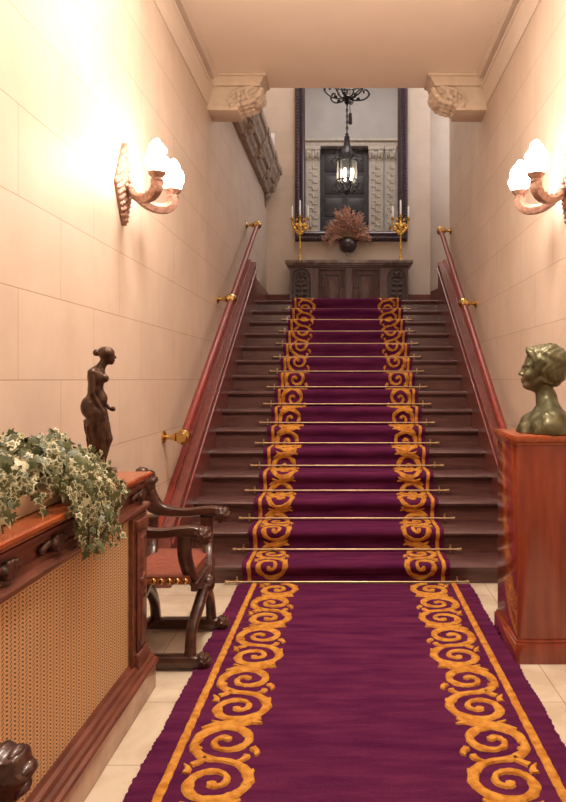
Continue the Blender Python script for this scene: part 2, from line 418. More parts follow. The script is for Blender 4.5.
for sg in (-1, 1):
    yt = 8.62; out = [(4.44, 0), (4.44, str_z(4.44) - .02), (4.47, str_z(4.47)), (yt, str_z(yt)), (yt, LZ - .3), (Y1 + .6, 0)]
    xa, xb = sg * (W - .004), sg * SX
    s_ = MB().prism(out, 'x', xa, xb).build('stringer', M['stringer_wood'], st, bevel=.006)
    cap = MB(); pl = [(4.40, str_z(4.40) - .005), (4.40, str_z(4.40) + .03), (yt, str_z(yt) + .03), (yt, str_z(yt) - .005)]
    cap.prism(pl, 'x', xa, sg * (W - .045)); cap.build('capping', M['rail_wood'], s_, bevel=.005)
    bd = MB(); bd.tube([(sg * (SX - .002), 4.46, str_z(4.46) - .085), (sg * (SX - .002), yt, str_z(yt) - .085)], .011, 8)
    bd.build('bead', M['rail_wood'], s_)

# side flight climbing away beyond the landing
sf = thing('side_stair', (1.75, 9.6, LZ), 'short dark wooden flight climbing sideways off the landing beyond the rail', 'staircase')
for i in range(4):
    x = 1.30 + .29 * i; z = LZ + R_ * (i + 1)
    MB().box(x - .03, x + .29, 8.75, YB + .36, z - .035, z, .006).build('tread', M['stair_wood'], sf)
    MB().box(x, x + .02, 8.75, YB + .36, z - R_, z - .035).build('riser', M['stair_wood'], sf)
MB().prism([(1.285, LZ), (1.285, LZ + .40), (2.49, LZ + .40 + 1.2 * .45), (2.49, LZ)], 'y', YB + .365, YB + .395).build('skirting', M['stringer_wood'], sf)

# ------------------------------------------------------------------ carpets
def ribbon(pts, wid):
    P = np.array(pts, float); m = len(P); T = np.gradient(P, axis=0); T /= np.maximum(np.linalg.norm(T, axis=1), 1e-9)[:, None]
    Nn = np.stack([-T[:, 1], T[:, 0]], -1); w = np.array(lerp_list(wid, m)) / 2
    return P, Nn, w
def motif(period_s):
    """one S-scroll with its leaf, as ribbons in (a, s): a runs inward from the stripe, s along the carpet"""
    out = []; ca = .112
    n = 72; th_tot = 2 * PI * 1.55; pts = []
    for k in range(n + 1):
        t = k / n; th = PI / 2 - th_tot * (1 - t); r = .012 + (.130 - .012) * (t ** .85)
        # squeeze sideways so that the scroll keeps inside its band
        pts.append((ca + math.cos(th) * r * .98, math.sin(th) * r))
    back = [(2 * ca - a, .26 - s) for a, s in pts][::-1]
    full = pts + back[1:]
    wid = [.030, .026, .023, .028, .034, .038, .040, .036, .030, .036, .040, .038, .034, .028, .023, .026, .030]
    m_ = len(full); wv = np.array(lerp_list(wid, m_)); arc_ = np.linspace(0, 1, m_)
    out.append((full, list(wv * (1 + .13 * np.sin(arc_ * 74) + .07 * np.sin(arc_ * 171)))))
    out.append(([(pts[0][0] - .014, pts[0][1]), pts[0], (pts[0][0] + .016, pts[0][1] + .002)], [.012, .036, .016]))
    out.append(([(back[-1][0] + .014, back[-1][1]), back[-1], (back[-1][0] - .016, back[-1][1] - .002)], [.012, .036, .016]))
    # acanthus leaf between this pair and the next
    lf = catmull([(.005, .345), (.05, .372), (.11, .386), (.17, .392), (.215, .425)], 8)
    out.append((lf, [.012, .036, .046, .036, .010]))
    for a0, s0, a1, s1 in ((.16, .40, .225, .385), (.07, .375, .03, .41), (.13, .388, .12, .425), (.10, .385, .13, .352)):
        out.append((catmull([(a0, s0), ((a0 + a1) / 2 + .008, (s0 + s1) / 2), (a1, s1)], 4), [.026, .024, .006]))
    # tips that curl off the scroll and fill the corners
    for a0, s0, a1, s1 in ((.012, .05, -.004, .105), (.02, .10, .06, .15), (.212, .21, .228, .155), (.20, .16, .165, .115), (.215, -.02, .235, .035), (.01, .28, -.008, .225),
                           (.20, .045, .232, .075), (.022, .215, -.006, .185)):
        out.append((catmull([(a0, s0), ((a0 + a1) / 2 + .010, (s0 + s1) / 2), (a1, s1)], 4), [.030, .024, .006]))
    return out
def carpet(name, path, hw_l, hw_r, cx, edge, stripe, gap, ascale, s_start, th, label, wob=.0):
    """path: list of (Y, z) for the pile surface; pattern wanders along it by arc length"""
    P = np.array(path); seg = np.linalg.norm(np.diff(P, axis=0), axis=1); S = np.concatenate([[0], np.cumsum(seg)])
    T = np.gradient(P, axis=0); T /= np.linalg.norm(T, axis=1)[:, None]; NN = np.stack([-T[:, 1], T[:, 0]], -1)
    def at(x, s, h):
        y = np.interp(s, S, P[:, 0]); z = np.interp(s, S, P[:, 1]); ny = np.interp(s, S, NN[:, 0]); nz = np.interp(s, S, NN[:, 1])
        return (x, y + ny * h, z + nz * h)
    Lt = S[-1]; mb = MB()
    ns = max(2, int(Lt / .012)); xs = np.linspace(-hw_l, hw_r, 25); vs = []; fs = []
    rg = np.random.RandomState(3)
    for j in range(ns + 1):
        s = Lt * j / ns
        for i, x in enumerate(xs):
            xx = x + cx
            if i in (0, len(xs) - 1): xx += (rg.rand() - .5) * .009 + wob * math.sin(s * 5.1 + i) + wob * .6 * math.sin(s * 13 + 2 * i)
            vs.append(at(xx, s, (rg.rand() - .5) * .0012))
    m = len(xs)
    for j in range(ns):
        for i in range(m - 1): fs.append([j * m + i, j * m + i + 1, (j + 1) * m + i + 1, (j + 1) * m + i])
    o = len(vs)
    for j in range(ns + 1):
        for i in (0, m - 1):
            x, y, z = vs[j * m + i]; b = at(x, Lt * j / ns, -th); vs.append(b)
    for j in range(ns):
        fs.append([j * m, (j + 1) * m, o + 2 * (j + 1), o + 2 * j]); fs.append([j * m + m - 1, o + 2 * j + 1, o + 2 * j + 3, (j + 1) * m + m - 1])
    mb.add(vs, fs, 0)
    for j in (0, ns):
        row = [vs[j * m + i] for i in range(m)]; low = [at(p[0], Lt * j / ns, -th) for p in row]
        mb.add(row + low, [[i, i + 1, m + i + 1, m + i] for i in range(m - 1)], 0)
    lift = [0]
    def lay(pts, wid, sg):
        lift[0] = (lift[0] + 1) % 9; up = .00045 * lift[0]
        Pp, Nn, w = ribbon(pts, wid); vs = []; fs = []; k = len(Pp)
        jit = (np.random.rand(k, 2) - .5) * .0035
        for i in range(k):
            for c, hgt in ((-1, .0002), (-.72, .0055), (.72, .0055), (1, .0002)):
                a, s = Pp[i] + Nn[i] * (w[i] * c + (jit[i][0] if c < 0 else jit[i][1]))
                s = min(max(s, 0), Lt); x = cx + sg * ((hw_r if sg > 0 else hw_l) - edge - a)
                vs.append(at(x, s, hgt + up if hgt > .001 else hgt))
        for i in range(k - 1):
            for c in range(3): fs.append([4 * i + c, 4 * i + c + 1, 4 * i + 5 + c, 4 * i + 4 + c])
        fs.append([0, 1, 2, 3]); fs.append([4 * k - 4 + c for c in range(4)])
        if sg > 0: fs = [f[::-1] for f in fs]
        mb.add(vs, fs, 1)
    mot = motif(.52)
    for sg in (-1, 1):
        n = int(Lt / .02); lay([(stripe / 2, Lt * i / n) for i in range(n + 1)], [stripe], sg)
        s0 = s_start
        while s0 < Lt + .3:
            for pts, wid in mot:
                q = np.array([(stripe + gap + a * ascale, s0 + s) for a, s in pts])
                # resample so that strips follow folds
                ok = (q[:, 1] > .004) & (q[:, 1] < Lt - .004)
                if ok.sum() > 2:
                    idx = np.nonzero(ok)[0]
                    for run in np.split(idx, np.nonzero(np.diff(idx) > 1)[0] + 1):
                        if len(run) > 2:
                            wv = np.array(lerp_list(wid, len(q)))[run] * (1 if ascale > .95 else .92)
                            lay(q[run], list(wv), sg)
            s0 += .52
    ob = mb.build(name, [M['purple'], M['gold']], None, sharp=60)
    tag(ob, label, 'carpet'); return ob
fy = [(y, .014) for y in np.linspace(.1, 4.49, 120)]
carpet('floor_carpet', fy, .735, .735, .045, .085, .032, .028, 1.0, -.423, .013, 'long purple carpet with golden scroll borders lying on the tiled floor', wob=.004)
pr = []
for i in range(NS):
    y = Y1 + T_ * i; z = st_z(i); dz = st_z(i + 1) - z - .155
    pr += [(y - .018, z + .020), (y - .019, z + .05), (y - .024, z + .090 + dz), (y - .048, z + .120 + dz), (y - .062, z + .146 + dz), (y - .054, z + .169 + dz), (y - .022, z + .1755 + dz), (y + .08, z + .1735 + dz)]
    if i < NS - 1: pr += [(y + .2, z + .172 + dz), (y + .255, z + .1705 + dz)]
pr += [(y + .14, LZ + .014)]
pr[0] = (Y1 - .026, .022); pr[1] = (Y1 - .018, .055)
rp = [tuple(p) for p in catmull(pr, 6)]
carpet('stair_runner', rp, .665, .665, -.005, .03, .026, .018, .90, .12, .010, 'purple stair runner with golden scroll borders held by brass rods on the staircase')

# ------------------------------------------------------------------ stair rods
ORD = ['lowest brass stair rod, lying on the floor at the foot of the first riser'] + [
    'brass stair rod at the back of the %s tread up from the floor' % w for w in
    ('first', 'second', 'third', 'fourth', 'fifth', 'sixth', 'seventh', 'eighth', 'ninth', 'tenth', 'eleventh', 'twelfth', 'thirteenth')] + ['topmost brass stair rod, just under the landing edge']
rod = thing('stair_rod', (0, Y1 - .040, .020), ORD[0], 'stair rod', 'brass rods holding the stair runner')
q = MB(); q.tube([(-.752, Y1 - .040, .020), (.752, Y1 - .040, .020)], .0065, 10); q.build('rod', M['rod_brass'], rod)
for sg in (-1, 1):
    x = sg * .752; q = MB()
    q.lathe([(.0065, 0), (.012, .002), (.012, .006), (.007, .009), (.011, .016), (.013, .022), (.010, .029), (.003, .033)] if sg > 0 else [(.003, -.033), (.010, -.029), (.013, -.022), (.011, -.016), (.007, -.009), (.012, -.006), (.012, -.002), (.0065, 0)], (x, Y1 - .040, .020), 12, 'x')
    q.build('finial', M['rod_brass'], rod)
    x = sg * .705; q = MB()
    q.tube([(x, Y1 - .040 + .011 * math.cos(a), .020 + .011 * math.sin(a)) for a in np.linspace(0, 2 * PI, 13)[:-1]], .0035, 6, closed=True)
    q.box(x - .006, x + .006, Y1 - .030, Y1 - .001, .012, .026); q.box(x - .005, x + .005, Y1 - .034, Y1 - .029, -.004, .052); q.build('eyelet', M['rod_brass'], rod)
for i in range(1, NS):
    copy_tree(rod, (0, Y1 - .043 + T_ * i, .033 + .0009 * i + st_z(i)), None, ORD[i])

# ------------------------------------------------------------------ handrails
def handrail(sg, label, ys):
    def rz(y): return .933 + (y - 4.675) * .584 if sg < 0 else 2.03 + (y - 6.64) * .635
    x = sg * (1.085 if sg < 0 else 1.10)
    t = thing('handrail', (sg * W, ys[0], rz(ys[0]) - .1), label, 'handrail', 'mahogany handrails on the side walls')
    q = MB(); q.tube([(x, ys[0], rz(ys[0])), (x, ys[-1], rz(ys[-1]))], .027, 16); q.build('rail', M['rail_wood'], t)
    for k, y in enumerate(ys):
        z = rz(y); q = MB()
        s = -sg
        prof = [(.044, 0), (.044, .008), (.034, .014), (.018, .022), (.015, .04), (.018, .06), (.026, .075), (.030, .085)]
        vs = prof if s > 0 else [(r, -h) for r, h in prof][::-1]
        q.lathe(vs, (sg * (W - .001), y, z), 20, 'x')
        q.ball((x, y, z), (.052, .058, .052), 22, 14)
        q.lathe([(.030, -.062), (.036, -.05), (.036, .05), (.030, .062)], (x, y, z), 18, 'y')
        q.build('bracket', M['brass'], t)
    return t
handrail(-1, 'red mahogany handrail with brass ball brackets on the wall with the carved cornice', [4.675, 6.62, 8.52])
handrail(1, 'red mahogany handrail with brass ball brackets, its lower end behind the bust pedestal', [4.675, 6.64, 8.25])

# ------------------------------------------------------------------ wall lamps
def sconce():
    z0 = 2.353; y0 = 3.82; x0 = -W
    t = thing('wall_lamp', (x0, y0, z0), 'two-armed bronze wall lamp with lit flame shades above the statue', 'wall lamp', 'pair of flame wall lamps')
    # carved diamond back plate with pointed tips
    def f(P):
        y = P[:, 1]; z = P[:, 2]; zz = np.where(z > 0, z / .245, z / .207)
        half = .135 * np.clip(1 - np.abs(zz), 0, 1) ** .9 + .002
        d = np.maximum(np.abs(y) - half, np.abs(z - .019) - .226) * .8
        hgt = .016 + .014 * np.clip(1 - (y / half) ** 2, 0, 1) + .006 * np.sin(z * 170 + np.abs(y) * 110) + .004 * np.sin(z * 90 - np.abs(y) * 190)
        return np.maximum(d, np.maximum(P[:, 0] - hgt, .001 - P[:, 0]))
    q = MB(); sculpt(q, f, (-.004, -.16, -.23), (.052, .16, .27), .0055, (x0, y0, z0)); q.build('backplate', M['sconce'], t, sharp=60)
    q = MB(); q.lathe([(.034, .02), (.036, .035), (.028, .045), (.032, .056), (.020, .070), (.004, .074)], (x0, y0, z0), 18, 'x')
    for k in range(6):
        a = k * PI / 3; q.ball((x0 + .05, y0 + .034 * math.cos(a), z0 + .034 * math.sin(a)), (.012, .012, .012), 8, 6)
    q.build('boss', M['sconce'], t)
    for sg in (-1, 1):
        pts = [(x0 + .045, y0 + sg * .01, z0 - .002), (x0 + .085, y0 + sg * .045, z0 - .052), (x0 + .140, y0 + sg * .095, z0 - .082), (x0 + .198, y0 + sg * .145, z0 - .078), (x0 + .230, y0 + sg * .164, z0 - .048), (x0 + .236, y0 + sg * .168, z0 - .010)]
        C = catmull(pts, 7); n = len(C)
        q = MB(); q.tube(C, lerp_list([.016, .021, .026, .029, .030, .031], n), 20, flute=lambda a: .10 * math.cos(5 * a))
        for k in range(3, n - 2, 4):
            c = Vector(C[k]); q.ball((c.x - .012, c.y, c.z + lerp_list([.02, .03], n)[k]), .009, 8, 6)
        arm = q.build('arm', M['sconce'], t)
        c = pts[-1]; q = MB()
        q.lathe([(.020, -.004), (.030, 0), (.032, .008), (.026, .014), (.030, .022), (.044, .036), (.047, .046), (.040, .046), (.03, .03)], (c[0], c[1], c[2]), 24); q.build('cup', M['sconce'], arm)
        def g(P, sg=sg):
            z = P[:, 2]; a = np.arctan2(P[:, 1], P[:, 0]); r = np.hypot(P[:, 0], P[:, 1])
            zz = np.clip(z / .185, 0, 1); R = np.interp(zz, [0, .12, .3, .5, .7, .85, .95, 1], [.030, .046, .056, .052, .040, .025, .012, .002])
            tw = a + z * 22 * sg
            return np.maximum((r - R * (.97 + .22 * np.sin(4 * tw) + .06 * np.sin(9 * tw))) * .8, np.abs(z - .0925) - .0925)
        q = MB(); sculpt(q, g, (-.075, -.075, -.008), (.075, .075, .195), .006, (c[0], c[1], c[2] + .040)); q.build('flame_shade', M['flame'], arm, sharp=70)
    return t
sc1 = sconce()
copy_tree(sc1, (W, 3.84, 2.353), PI, 'two-armed bronze wall lamp with lit flame shades above the green bust')

# ------------------------------------------------------------------ corbels under the ceiling edge
def corbel(sg, label):
    t = thing('corbel', (sg * W, 6.28, 3.6), label, 'corbel', 'carved plaster corbels under the ceiling edge')
    w = sg * W; ya, yb = 6.14, 6.44
    X = lambda a: w - sg * a
    q = MB(); prof = [(0, 3.875), (.455, 3.875), (.462, 3.90), (.475, 3.915), (.485, 3.945), (.50, 3.955), (.50, CZ - .002), (0, CZ - .002)]
    q.prism([(X(a), z) for a, z in prof], 'y', ya, yb)
    q.prism([(X(a), z) for a, z in [(0, 3.955), (.515, 3.955), (.515, CZ - .002), (0, CZ - .002)]], 'y', ya - .02, yb)
    q.build('cap_moulding', M['carved_plaster'], t)
    q = MB(); pts = [(0, 3.72), (.20, 3.72)] + [(.20 + .24 * math.sin(u), 3.72 + .155 * (1 - math.cos(u))) for u in np.linspace(.1, PI / 2, 10)]
    q.prism([(X(a), z) for a, z in pts + [(0, 3.875)]], 'y', ya + .03, yb); q.build('block', M['carved_plaster'], t)
    q = MB(); q.box(min(X(0), X(.27)), max(X(0), X(.27)), ya + .01, yb, 3.665, 3.72, .004); q.build('foot', M['carved_plaster'], t)
    # curling acanthus leaf on the front and the curved underside
    def f(P):
        a = sg * (w - (P[:, 0])); y = P[:, 1]; z = P[:, 2]; Q = np.stack([a, y, z], -1)
        d = None
        sp = []
        for k in range(22):
            th = PI * .5 + k / 21 * 2 * PI * 1.15; r = .066 - .052 * k / 21
            sp.append((.395 + r * math.cos(th), ya + .018, 3.805 + r * math.sin(th)))
        d = chain(Q, sp, [.017 - .006 * k / 21 for k in range(22)])
        stem = catmull([(.395, ya + .02, 3.868), (.30, ya + .02, 3.855), (.22, ya + .02, 3.82), (.17, ya + .02, 3.75)], 4)
        d = np.minimum(d, chain(Q, stem, lerp_list([.017, .015, .012, .007], len(stem))))
        for k in range(8):
            u = k / 7; c = (.20 + .25 * math.sin(u * 1.5), 3.715 + .15 * (1 - math.cos(u * 1.5)))
            for yy in (ya + .02, ya + .10, ya + .19, ya + .27):
                d = su(d, ell(Q, (c[0] + .012, yy + .012 * math.sin(k * 2.1), c[1] - .008), (.030, .036, .026)), .012)
        d = su(d, ell(Q, (.43, ya + .14, 3.76), (.035, .09, .03)), .015)
        for (ca, cz, r) in ((.27, 3.81, .02), (.31, 3.78, .022), (.27, 3.76, .018), (.33, 3.83, .016), (.23, 3.78, .015)):
            d = su(d, ell(Q, (ca, ya + .02, cz), (r, .02, r * 1.25)), .01)
        return d
    lo = (min(X(.08), X(.52)), ya - .03, 3.64); hi = (max(X(.08), X(.52)), yb + .01, 3.90)
    sculpt(q := MB(), f, lo, hi, .009); q.build('acanthus_leaf', M['carved_plaster'], t, sharp=60)
corbel(-1, 'cream carved plaster corbel in front of the grey-brown cornice')
corbel(1, 'cream carved plaster corbel on the wall of the bust, at the ceiling edge')

# ------------------------------------------------------------------ carved grey cornice along the stair-well wall
t = thing('carved_cornice', (-W, 9.0, 4.0), 'grey-brown carved plaster cornice high on the stairwell wall beside the mirror', 'cornice')
def cprof(k, e=0): return [(-W, 4.06), (-W + .03 + e, 4.06), (-W + .045 + e, 4.10), (-W + .075 + e, 4.13), (-W + .08 + e, 4.19), (-W + .12 + e, 4.20), (-W + .135 + e, 4.26), (-W + .165 + e, 4.30), (-W + .17 + e, 4.36), (-W + .20 + e, 4.38), (-W + .205 + e, 4.45), (-W, 4.45)]
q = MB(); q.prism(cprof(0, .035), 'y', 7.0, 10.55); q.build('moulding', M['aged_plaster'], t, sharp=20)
for y in (7.35, 7.95, 8.85, 9.75, 10.45):
    q = MB(); q.prism([(a_ , z_ - .006) for a_, z_ in cprof(0, .05)], 'y', y - .10, y + .10)
    def f(P, y=y):
        d = ell(P, (-W + .09, y, 4.115), (.055, .10, .035))
        for k in range(5):
            a = (k - 2) * .045; d = su(d, ell(P, (-W + .13, y + a, 4.155 + .01 * math.cos(a * 30)), (.04, .016, .045)), .010)
        d = su(d, ell(P, (-W + .175, y, 4.26), (.02, .06, .03)), .015)
        return np.maximum(d, -W + .004 - P[:, 0])
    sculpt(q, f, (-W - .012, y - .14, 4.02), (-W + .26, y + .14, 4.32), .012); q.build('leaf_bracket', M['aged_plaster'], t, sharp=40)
q = MB()
for k in range(44):
    y = 7.1 + k * .078; q.ball((-W + .142, y, 4.245), (.02, .026, .026), 8, 6)
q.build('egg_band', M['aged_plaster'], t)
q = MB()
def f(P):
    d = cone(P, (-W + .04, 10.46, 4.07), (-W + .012, 10.46, 3.86), .05, .008); return np.minimum(d, ell(P, (-W + .045, 10.44, 4.03), (.05, .07, .05)))
sculpt(q, f, (-W + .001, 10.35, 3.82), (-W + .13, 10.56, 4.12), .010); q.build('pendant', M['aged_plaster'], t, sharp=60)
q = MB(); q.box(-1.17, -1.10, YB - .03, YB - .001, 4.86, 5.04, .008); q.box(-1.155, -1.115, YB - .036, YB - .03, 4.93, 4.99, .002)
tag(q.build('alarm_box', M['white_plastic']), 'small white plastic box on the back wall beside the carved cornice', 'alarm box')

# ------------------------------------------------------------------ mirror on the back wall
t = thing('wall_mirror', (.06, YB, 3.4), 'tall mirror in a dark carved plum-coloured frame above the chest', 'mirror')
mx0, mx1, mz0, mz1, fw = -.785, .915, 3.40, 6.30, .155
q = MB(); q.box(mx0 + .1, mx1 - .1, YB - .055, YB - .035, mz0 + .1, mz1 - .1); q.build('mirror_glass', M['silver'], t)
q = MB()
P4 = [(mx0, mz0), (mx1, mz0), (mx1, mz1), (mx0, mz1)]; prof = [(0, .0), (0, .06), (.02, .085), (.045, .09), (.06, .075), (.08, .07), (.10, .085), (.12, .085), (.135, .065), (.15, .06), (.155, .045)]
vs = []; fs = []
for (a, d) in prof:
    vs += [(mx0 + a, YB - d - .001, mz0 + a), (mx1 - a, YB - d - .001, mz0 + a), (mx1 - a, YB - d - .001, mz1 - a), (mx0 + a, YB - d - .001, mz1 - a)]
for i in range(len(prof) - 1):
    for k in range(4): fs.append([i * 4 + k, i * 4 + (k + 1) % 4, i * 4 + 4 + (k + 1) % 4, i * 4 + 4 + k])
q.add(vs, fs); fr = q.build('frame', M['frame_dark'], t, sharp=25)
q = MB()
for k in range(60):
    z = mz0 + .06 + k * (mz1 - mz0 - .12) / 59
    for x in (mx0 + .04, mx1 - .04): q.ball((x, YB - .09, z), (.016, .014, .02), 8, 6)
for k in range(34):
    q.ball((mx0 + .06 + k * (mx1 - mx0 - .12) / 33, YB - .09, mz0 + .04), (.02, .014, .016), 8, 6)
q.build('beading', M['frame_dark'], fr)

# carved doorway on the upper floor, seen in the mirror
t = thing('upper_doorway', ((DX0 + DX1) / 2, YE, 4.2), 'dark upper-floor door between white carved pilasters, reflected in the mirror', 'doorway')
q = MB(); q.box(DX0 + .006, DX1 - .006, YE - .16, YE - .12, 4.202, DZ - .006); 
for a in range(2):
    for b in range(4):
        x0 = DX0 + .10 + a * .46; z0 = 4.3 + b * .47; q.box(x0, x0 + .37, YE - .13, YE - .105, z0, z0 + .38, .01)
q.build('door', M['door_dark'], t)
for (xa, xb) in ((-.86, DX0), (DX1, .76), (.80, 1.02)):
    q = MB(); c = (xa + xb) / 2; hw = (xb - xa) / 2
    q.box(xa, xb, YE + .001, YE + .04, 4.2, 5.9); q.box(xa - .01, xb + .01, YE + .001, YE + .06, 4.2, 4.4, .006)
    q.box(xa - .015, xb + .015, YE + .001, YE + .08, 6.12, 6.2, .006); q.box(xa, xb, YE + .001, YE + .05, 5.9, 6.12)
    def f(P, c=c, hw=hw):
        x = P[:, 0] - c; z = P[:, 2]; yy = P[:, 1] - YE - .04
        d = np.full(len(P), 1e3)
        for k in range(9):
            zc = 4.5 + k * .15
            for s in (-1, 1): d = np.minimum(d, ell(P, (c + s * hw * .42, YE + .040, zc + .04 * s), (hw * .30, .016, .026)))
            d = np.minimum(d, ell(P, (c, YE + .045, zc + .07), (hw * .16, .022, .06)))
        for k in range(5): d = np.minimum(d, ell(P, (c + (k - 2) * hw * .42, YE + .06, 6.01 + .02 * (k % 2)), (hw * .2, .05, .10)))
        for s in (-1, 1): d = np.minimum(d, ell(P, (c + s * hw * .8, YE + .07, 6.06), (hw * .3, .05, .05)))
        return d
    sculpt(q, f, (xa - .04, YE + .02, 4.42), (xb + .04, YE + .13, 6.14), .014); q.build('pilaster', M['white_carving'], t)
q = MB(); q.box(-.90, 1.06, YE + .001, YE + .07, DZ, DZ + .10, .008); q.box(-.94, 1.10, YE + .001, YE + .11, DZ + .10, DZ + .15, .008); q.build('lintel', M['white_carving'], t)

# ------------------------------------------------------------------ hanging lantern
lx, ly = 0.0, 8.54
t = thing('hanging_lantern', (lx, ly, 4.64), 'black wrought-iron lantern with lit candle bulbs hanging in the stairwell', 'lantern')
def arc(c, r, a0, a1, n, ang):
    return [(c[0] + (r0 := r * math.cos(a)) * math.cos(ang) + 0, c[1] + r * math.cos(a) * math.sin(ang), c[2] + r * math.sin(a)) for a in np.linspace(a0, a1, n)]
q = MB(); q.lathe([(.003, 4.64), (.022, 4.655), (.030, 4.675), (.018, 4.69), (.035, 4.71), (.05, 4.725), (.03, 4.74)], (lx, ly, 0), 14)
for k in range(6):
    an = k * PI / 3 + .26; ca, sa = math.cos(an), math.sin(an)
    def pt(r, z): return (lx + r * ca, ly + r * sa, z)
    q.tube([pt(*p) for p in catmull([(.03, 4.71), (.10, 4.705), (.17, 4.72), (.225, 4.765), (.235, 4.81), (.205, 4.845), (.175, 4.83), (.185, 4.80)], 5)], .0095, 8)
    q.tube([pt(*p) for p in catmull([(.05, 4.72), (.09, 4.75), (.10, 4.80), (.15, 4.86), (.16, 4.90)], 5)], .0085, 8)
    q.ball(pt(.12, 4.725), .020, 8, 6); q.ball(pt(.235, 4.80), .014, 8, 6)
q.tube([(lx + .165 * math.cos(a), ly + .165 * math.sin(a), 4.90) for a in np.linspace(0, 2 * PI, 25)[:-1]], .011, 8, closed=True)
q.build('base_scrolls', M['iron'], t)
q = MB()
for k in range(6):
    an = k * PI / 3 + .26; ca, sa = math.cos(an), math.sin(an)
    def pt(r, z): return (lx + r * ca, ly + r * sa, z)
    q.tube([pt(.165, 4.90), pt(.165, 5.25), pt(.15, 5.32), pt(.11, 5.36)], .009, 8)
    q.tube([pt(*p) for p in catmull([(.15, 5.32), (.21, 5.33), (.25, 5.28), (.24, 5.24), (.215, 5.25)], 5)], .008, 8)
    q.tube([pt(*p) for p in catmull([(.13, 5.38), (.16, 5.44), (.21, 5.45), (.215, 5.41)], 5)], .007, 8)
q.tube([(lx + .165 * math.cos(a), ly + .165 * math.sin(a), 5.25) for a in np.linspace(0, 2 * PI, 25)[:-1]], .010, 8, closed=True)
q.build('cage', M['iron'], t)
q = MB(); q.lathe([(.155, 4.90), (.155, 5.26)], (lx, ly, 0), 6, closed=False); q.lathe([(.152, 4.90), (.152, 5.26)], (lx, ly, 0), 6, closed=False); q.build('glass_panes', M['lamp_glass'], t)
q = MB(); q.lathe([(.13, 5.36), (.125, 5.39), (.09, 5.44), (.06, 5.52), (.045, 5.60), (.04, 5.70), (.02, 5.72), (.028, 5.75), (.012, 5.77)], (lx, ly, 0), 18); q.build('roof', M['iron'], t)
q = MB()
for k in range(3):
    a = k * 2 * PI / 3; x, y = lx + .06 * math.cos(a), ly + .06 * math.sin(a)
    q.lathe([(.012, 4.92), (.012, 5.02)], (x, y, 0), 8); q.ball((x, y, 5.07), (.020, .020, .05), 10, 8)
q.build('candle_bulbs', M['bulb'], t)
q = MB(); q.tube([(lx, ly, 5.75), (lx, ly, TOP)], .010, 8)
for k in range(40): q.tube([(lx + (.018 * math.cos(a) if k % 2 else 0), ly + (0 if k % 2 else .018 * math.cos(a)), 5.80 + k * .054 + .03 * math.sin(a)) for a in np.linspace(0, 2 * PI, 11)[:-1]], .005, 6, closed=True)
ch = q.build('chain', M['iron'], t)
t.scale = (1.18, 1.18, 1)
q = MB(); q.lathe([(.004, 6.14), (.024, 6.12), (.026, 6.06), (.03, 5.98), (.028, 5.93), (.004, 5.93)][::-1], (lx + .05, ly, 0), 12); q.tube([(lx + .05, ly, 6.13), (lx + .04, ly, 6.3), (lx + .01, ly, 6.4)], .006, 6); q.build('tassel', M['iron'], ch)

# ------------------------------------------------------------------ chest on the landing
t = thing('wooden_chest', (.03, 10.35, LZ), 'low brown oak chest with carved arched panels and a stone top on the landing', 'chest')
cx0, cx1, cy0, cy1, cz1 = -.82, .88, 10.10, 10.62, 2.965
q = MB(); q.box(cx0, cx1, cy0 + .02, cy1, LZ, cz1); q.box(cx0 - .02, cx1 + .02, cy0 - .01, cy1, LZ, LZ + .08, .006); q.box(cx0 - .01, cx1 + .01, cy0 - .005, cy1, cz1 - .05, cz1, .008)
q.build('carcass', M['chest_wood'], t)
q = MB(); q.box(-.885, .945, cy0 - .06, cy1 + .02, cz1, 3.018, .012); q.box(-.865, .925, cy0 - .045, cy1, cz1 - .02, cz1, .006); q.build('stone_top', M['slab'], t)
for xc in (-.655, .715):
    q = MB(); n = 14; out = [(xc - .125, 2.40), (xc + .125, 2.40)] + [(xc + .125 * math.cos(a), 2.77 + .125 * math.sin(a)) for a in np.linspace(0, PI, n)]
    q.prism(out, 'y', cy0 + .012, cy0 + .03)
    rim = [(x, cy0 + .012, z) for x, z in out]; q.tube(rim, .010, 8, closed=True)
    def f(P, xc=xc):
        d = ell(P, (xc, cy0 + .01, 2.80), (.035, .022, .05))
        for k in range(6):
            a = k * PI / 3; d = np.minimum(d, ell(P, (xc + .055 * math.cos(a), cy0 + .012, 2.78 + .06 * math.sin(a)), (.026, .018, .026)))
        for k in range(4):
            for s in (-1, 1): d = su(d, ell(P, (xc + s * .045, cy0 + .012, 2.45 + k * .075), (.04, .018, .03)), .008)
        return su(d, cone(P, (xc, cy0 + .01, 2.42), (xc, cy0 + .01, 2.78), .018, .012), .01)
    sculpt(q, f, (xc - .12, cy0 - .02, 2.40), (xc + .12, cy0 + .04, 2.89), .010); q.build('arched_panel', M['chest_dark'], t, sharp=50)
for xc in (-.215, .27):
    q = MB(); a, b = xc - .20, xc + .20; z0, z1 = 2.42, 2.90
    gq = MB(); q.box(a, b, cy0 + .004, cy0 + .03, z0, z1, .004)
    for (x0, x1, za, zb) in ((a + .02, b - .02, z1 - .03, z1 - .012), (a + .02, a + .036, 2.62, z1 - .03), (b - .036, b - .02, 2.62, z1 - .03), (xc - .11, xc - .094, z0, 2.80), (xc + .094, xc + .11, z0, 2.80), (xc - .11, xc + .11, 2.80, 2.816),
                             (a + .02, xc - .11, 2.62, 2.634), (xc + .11, b - .02, 2.62, 2.634), (a + .055, a + .066, 2.655, z1 - .06), (b - .066, b - .055, 2.655, z1 - .06)):
        gq.box(x0, x1, cy0 - .012, cy0 + .006, za, zb, .003)
    q.box(xc - .075, xc + .075, cy0 - .006, cy0 + .006, z0, 2.77, .006)
    dr_ = q.build('door', M['chest_wood'], t); gq.build('door_moulding', M['chest_dark'], dr_)

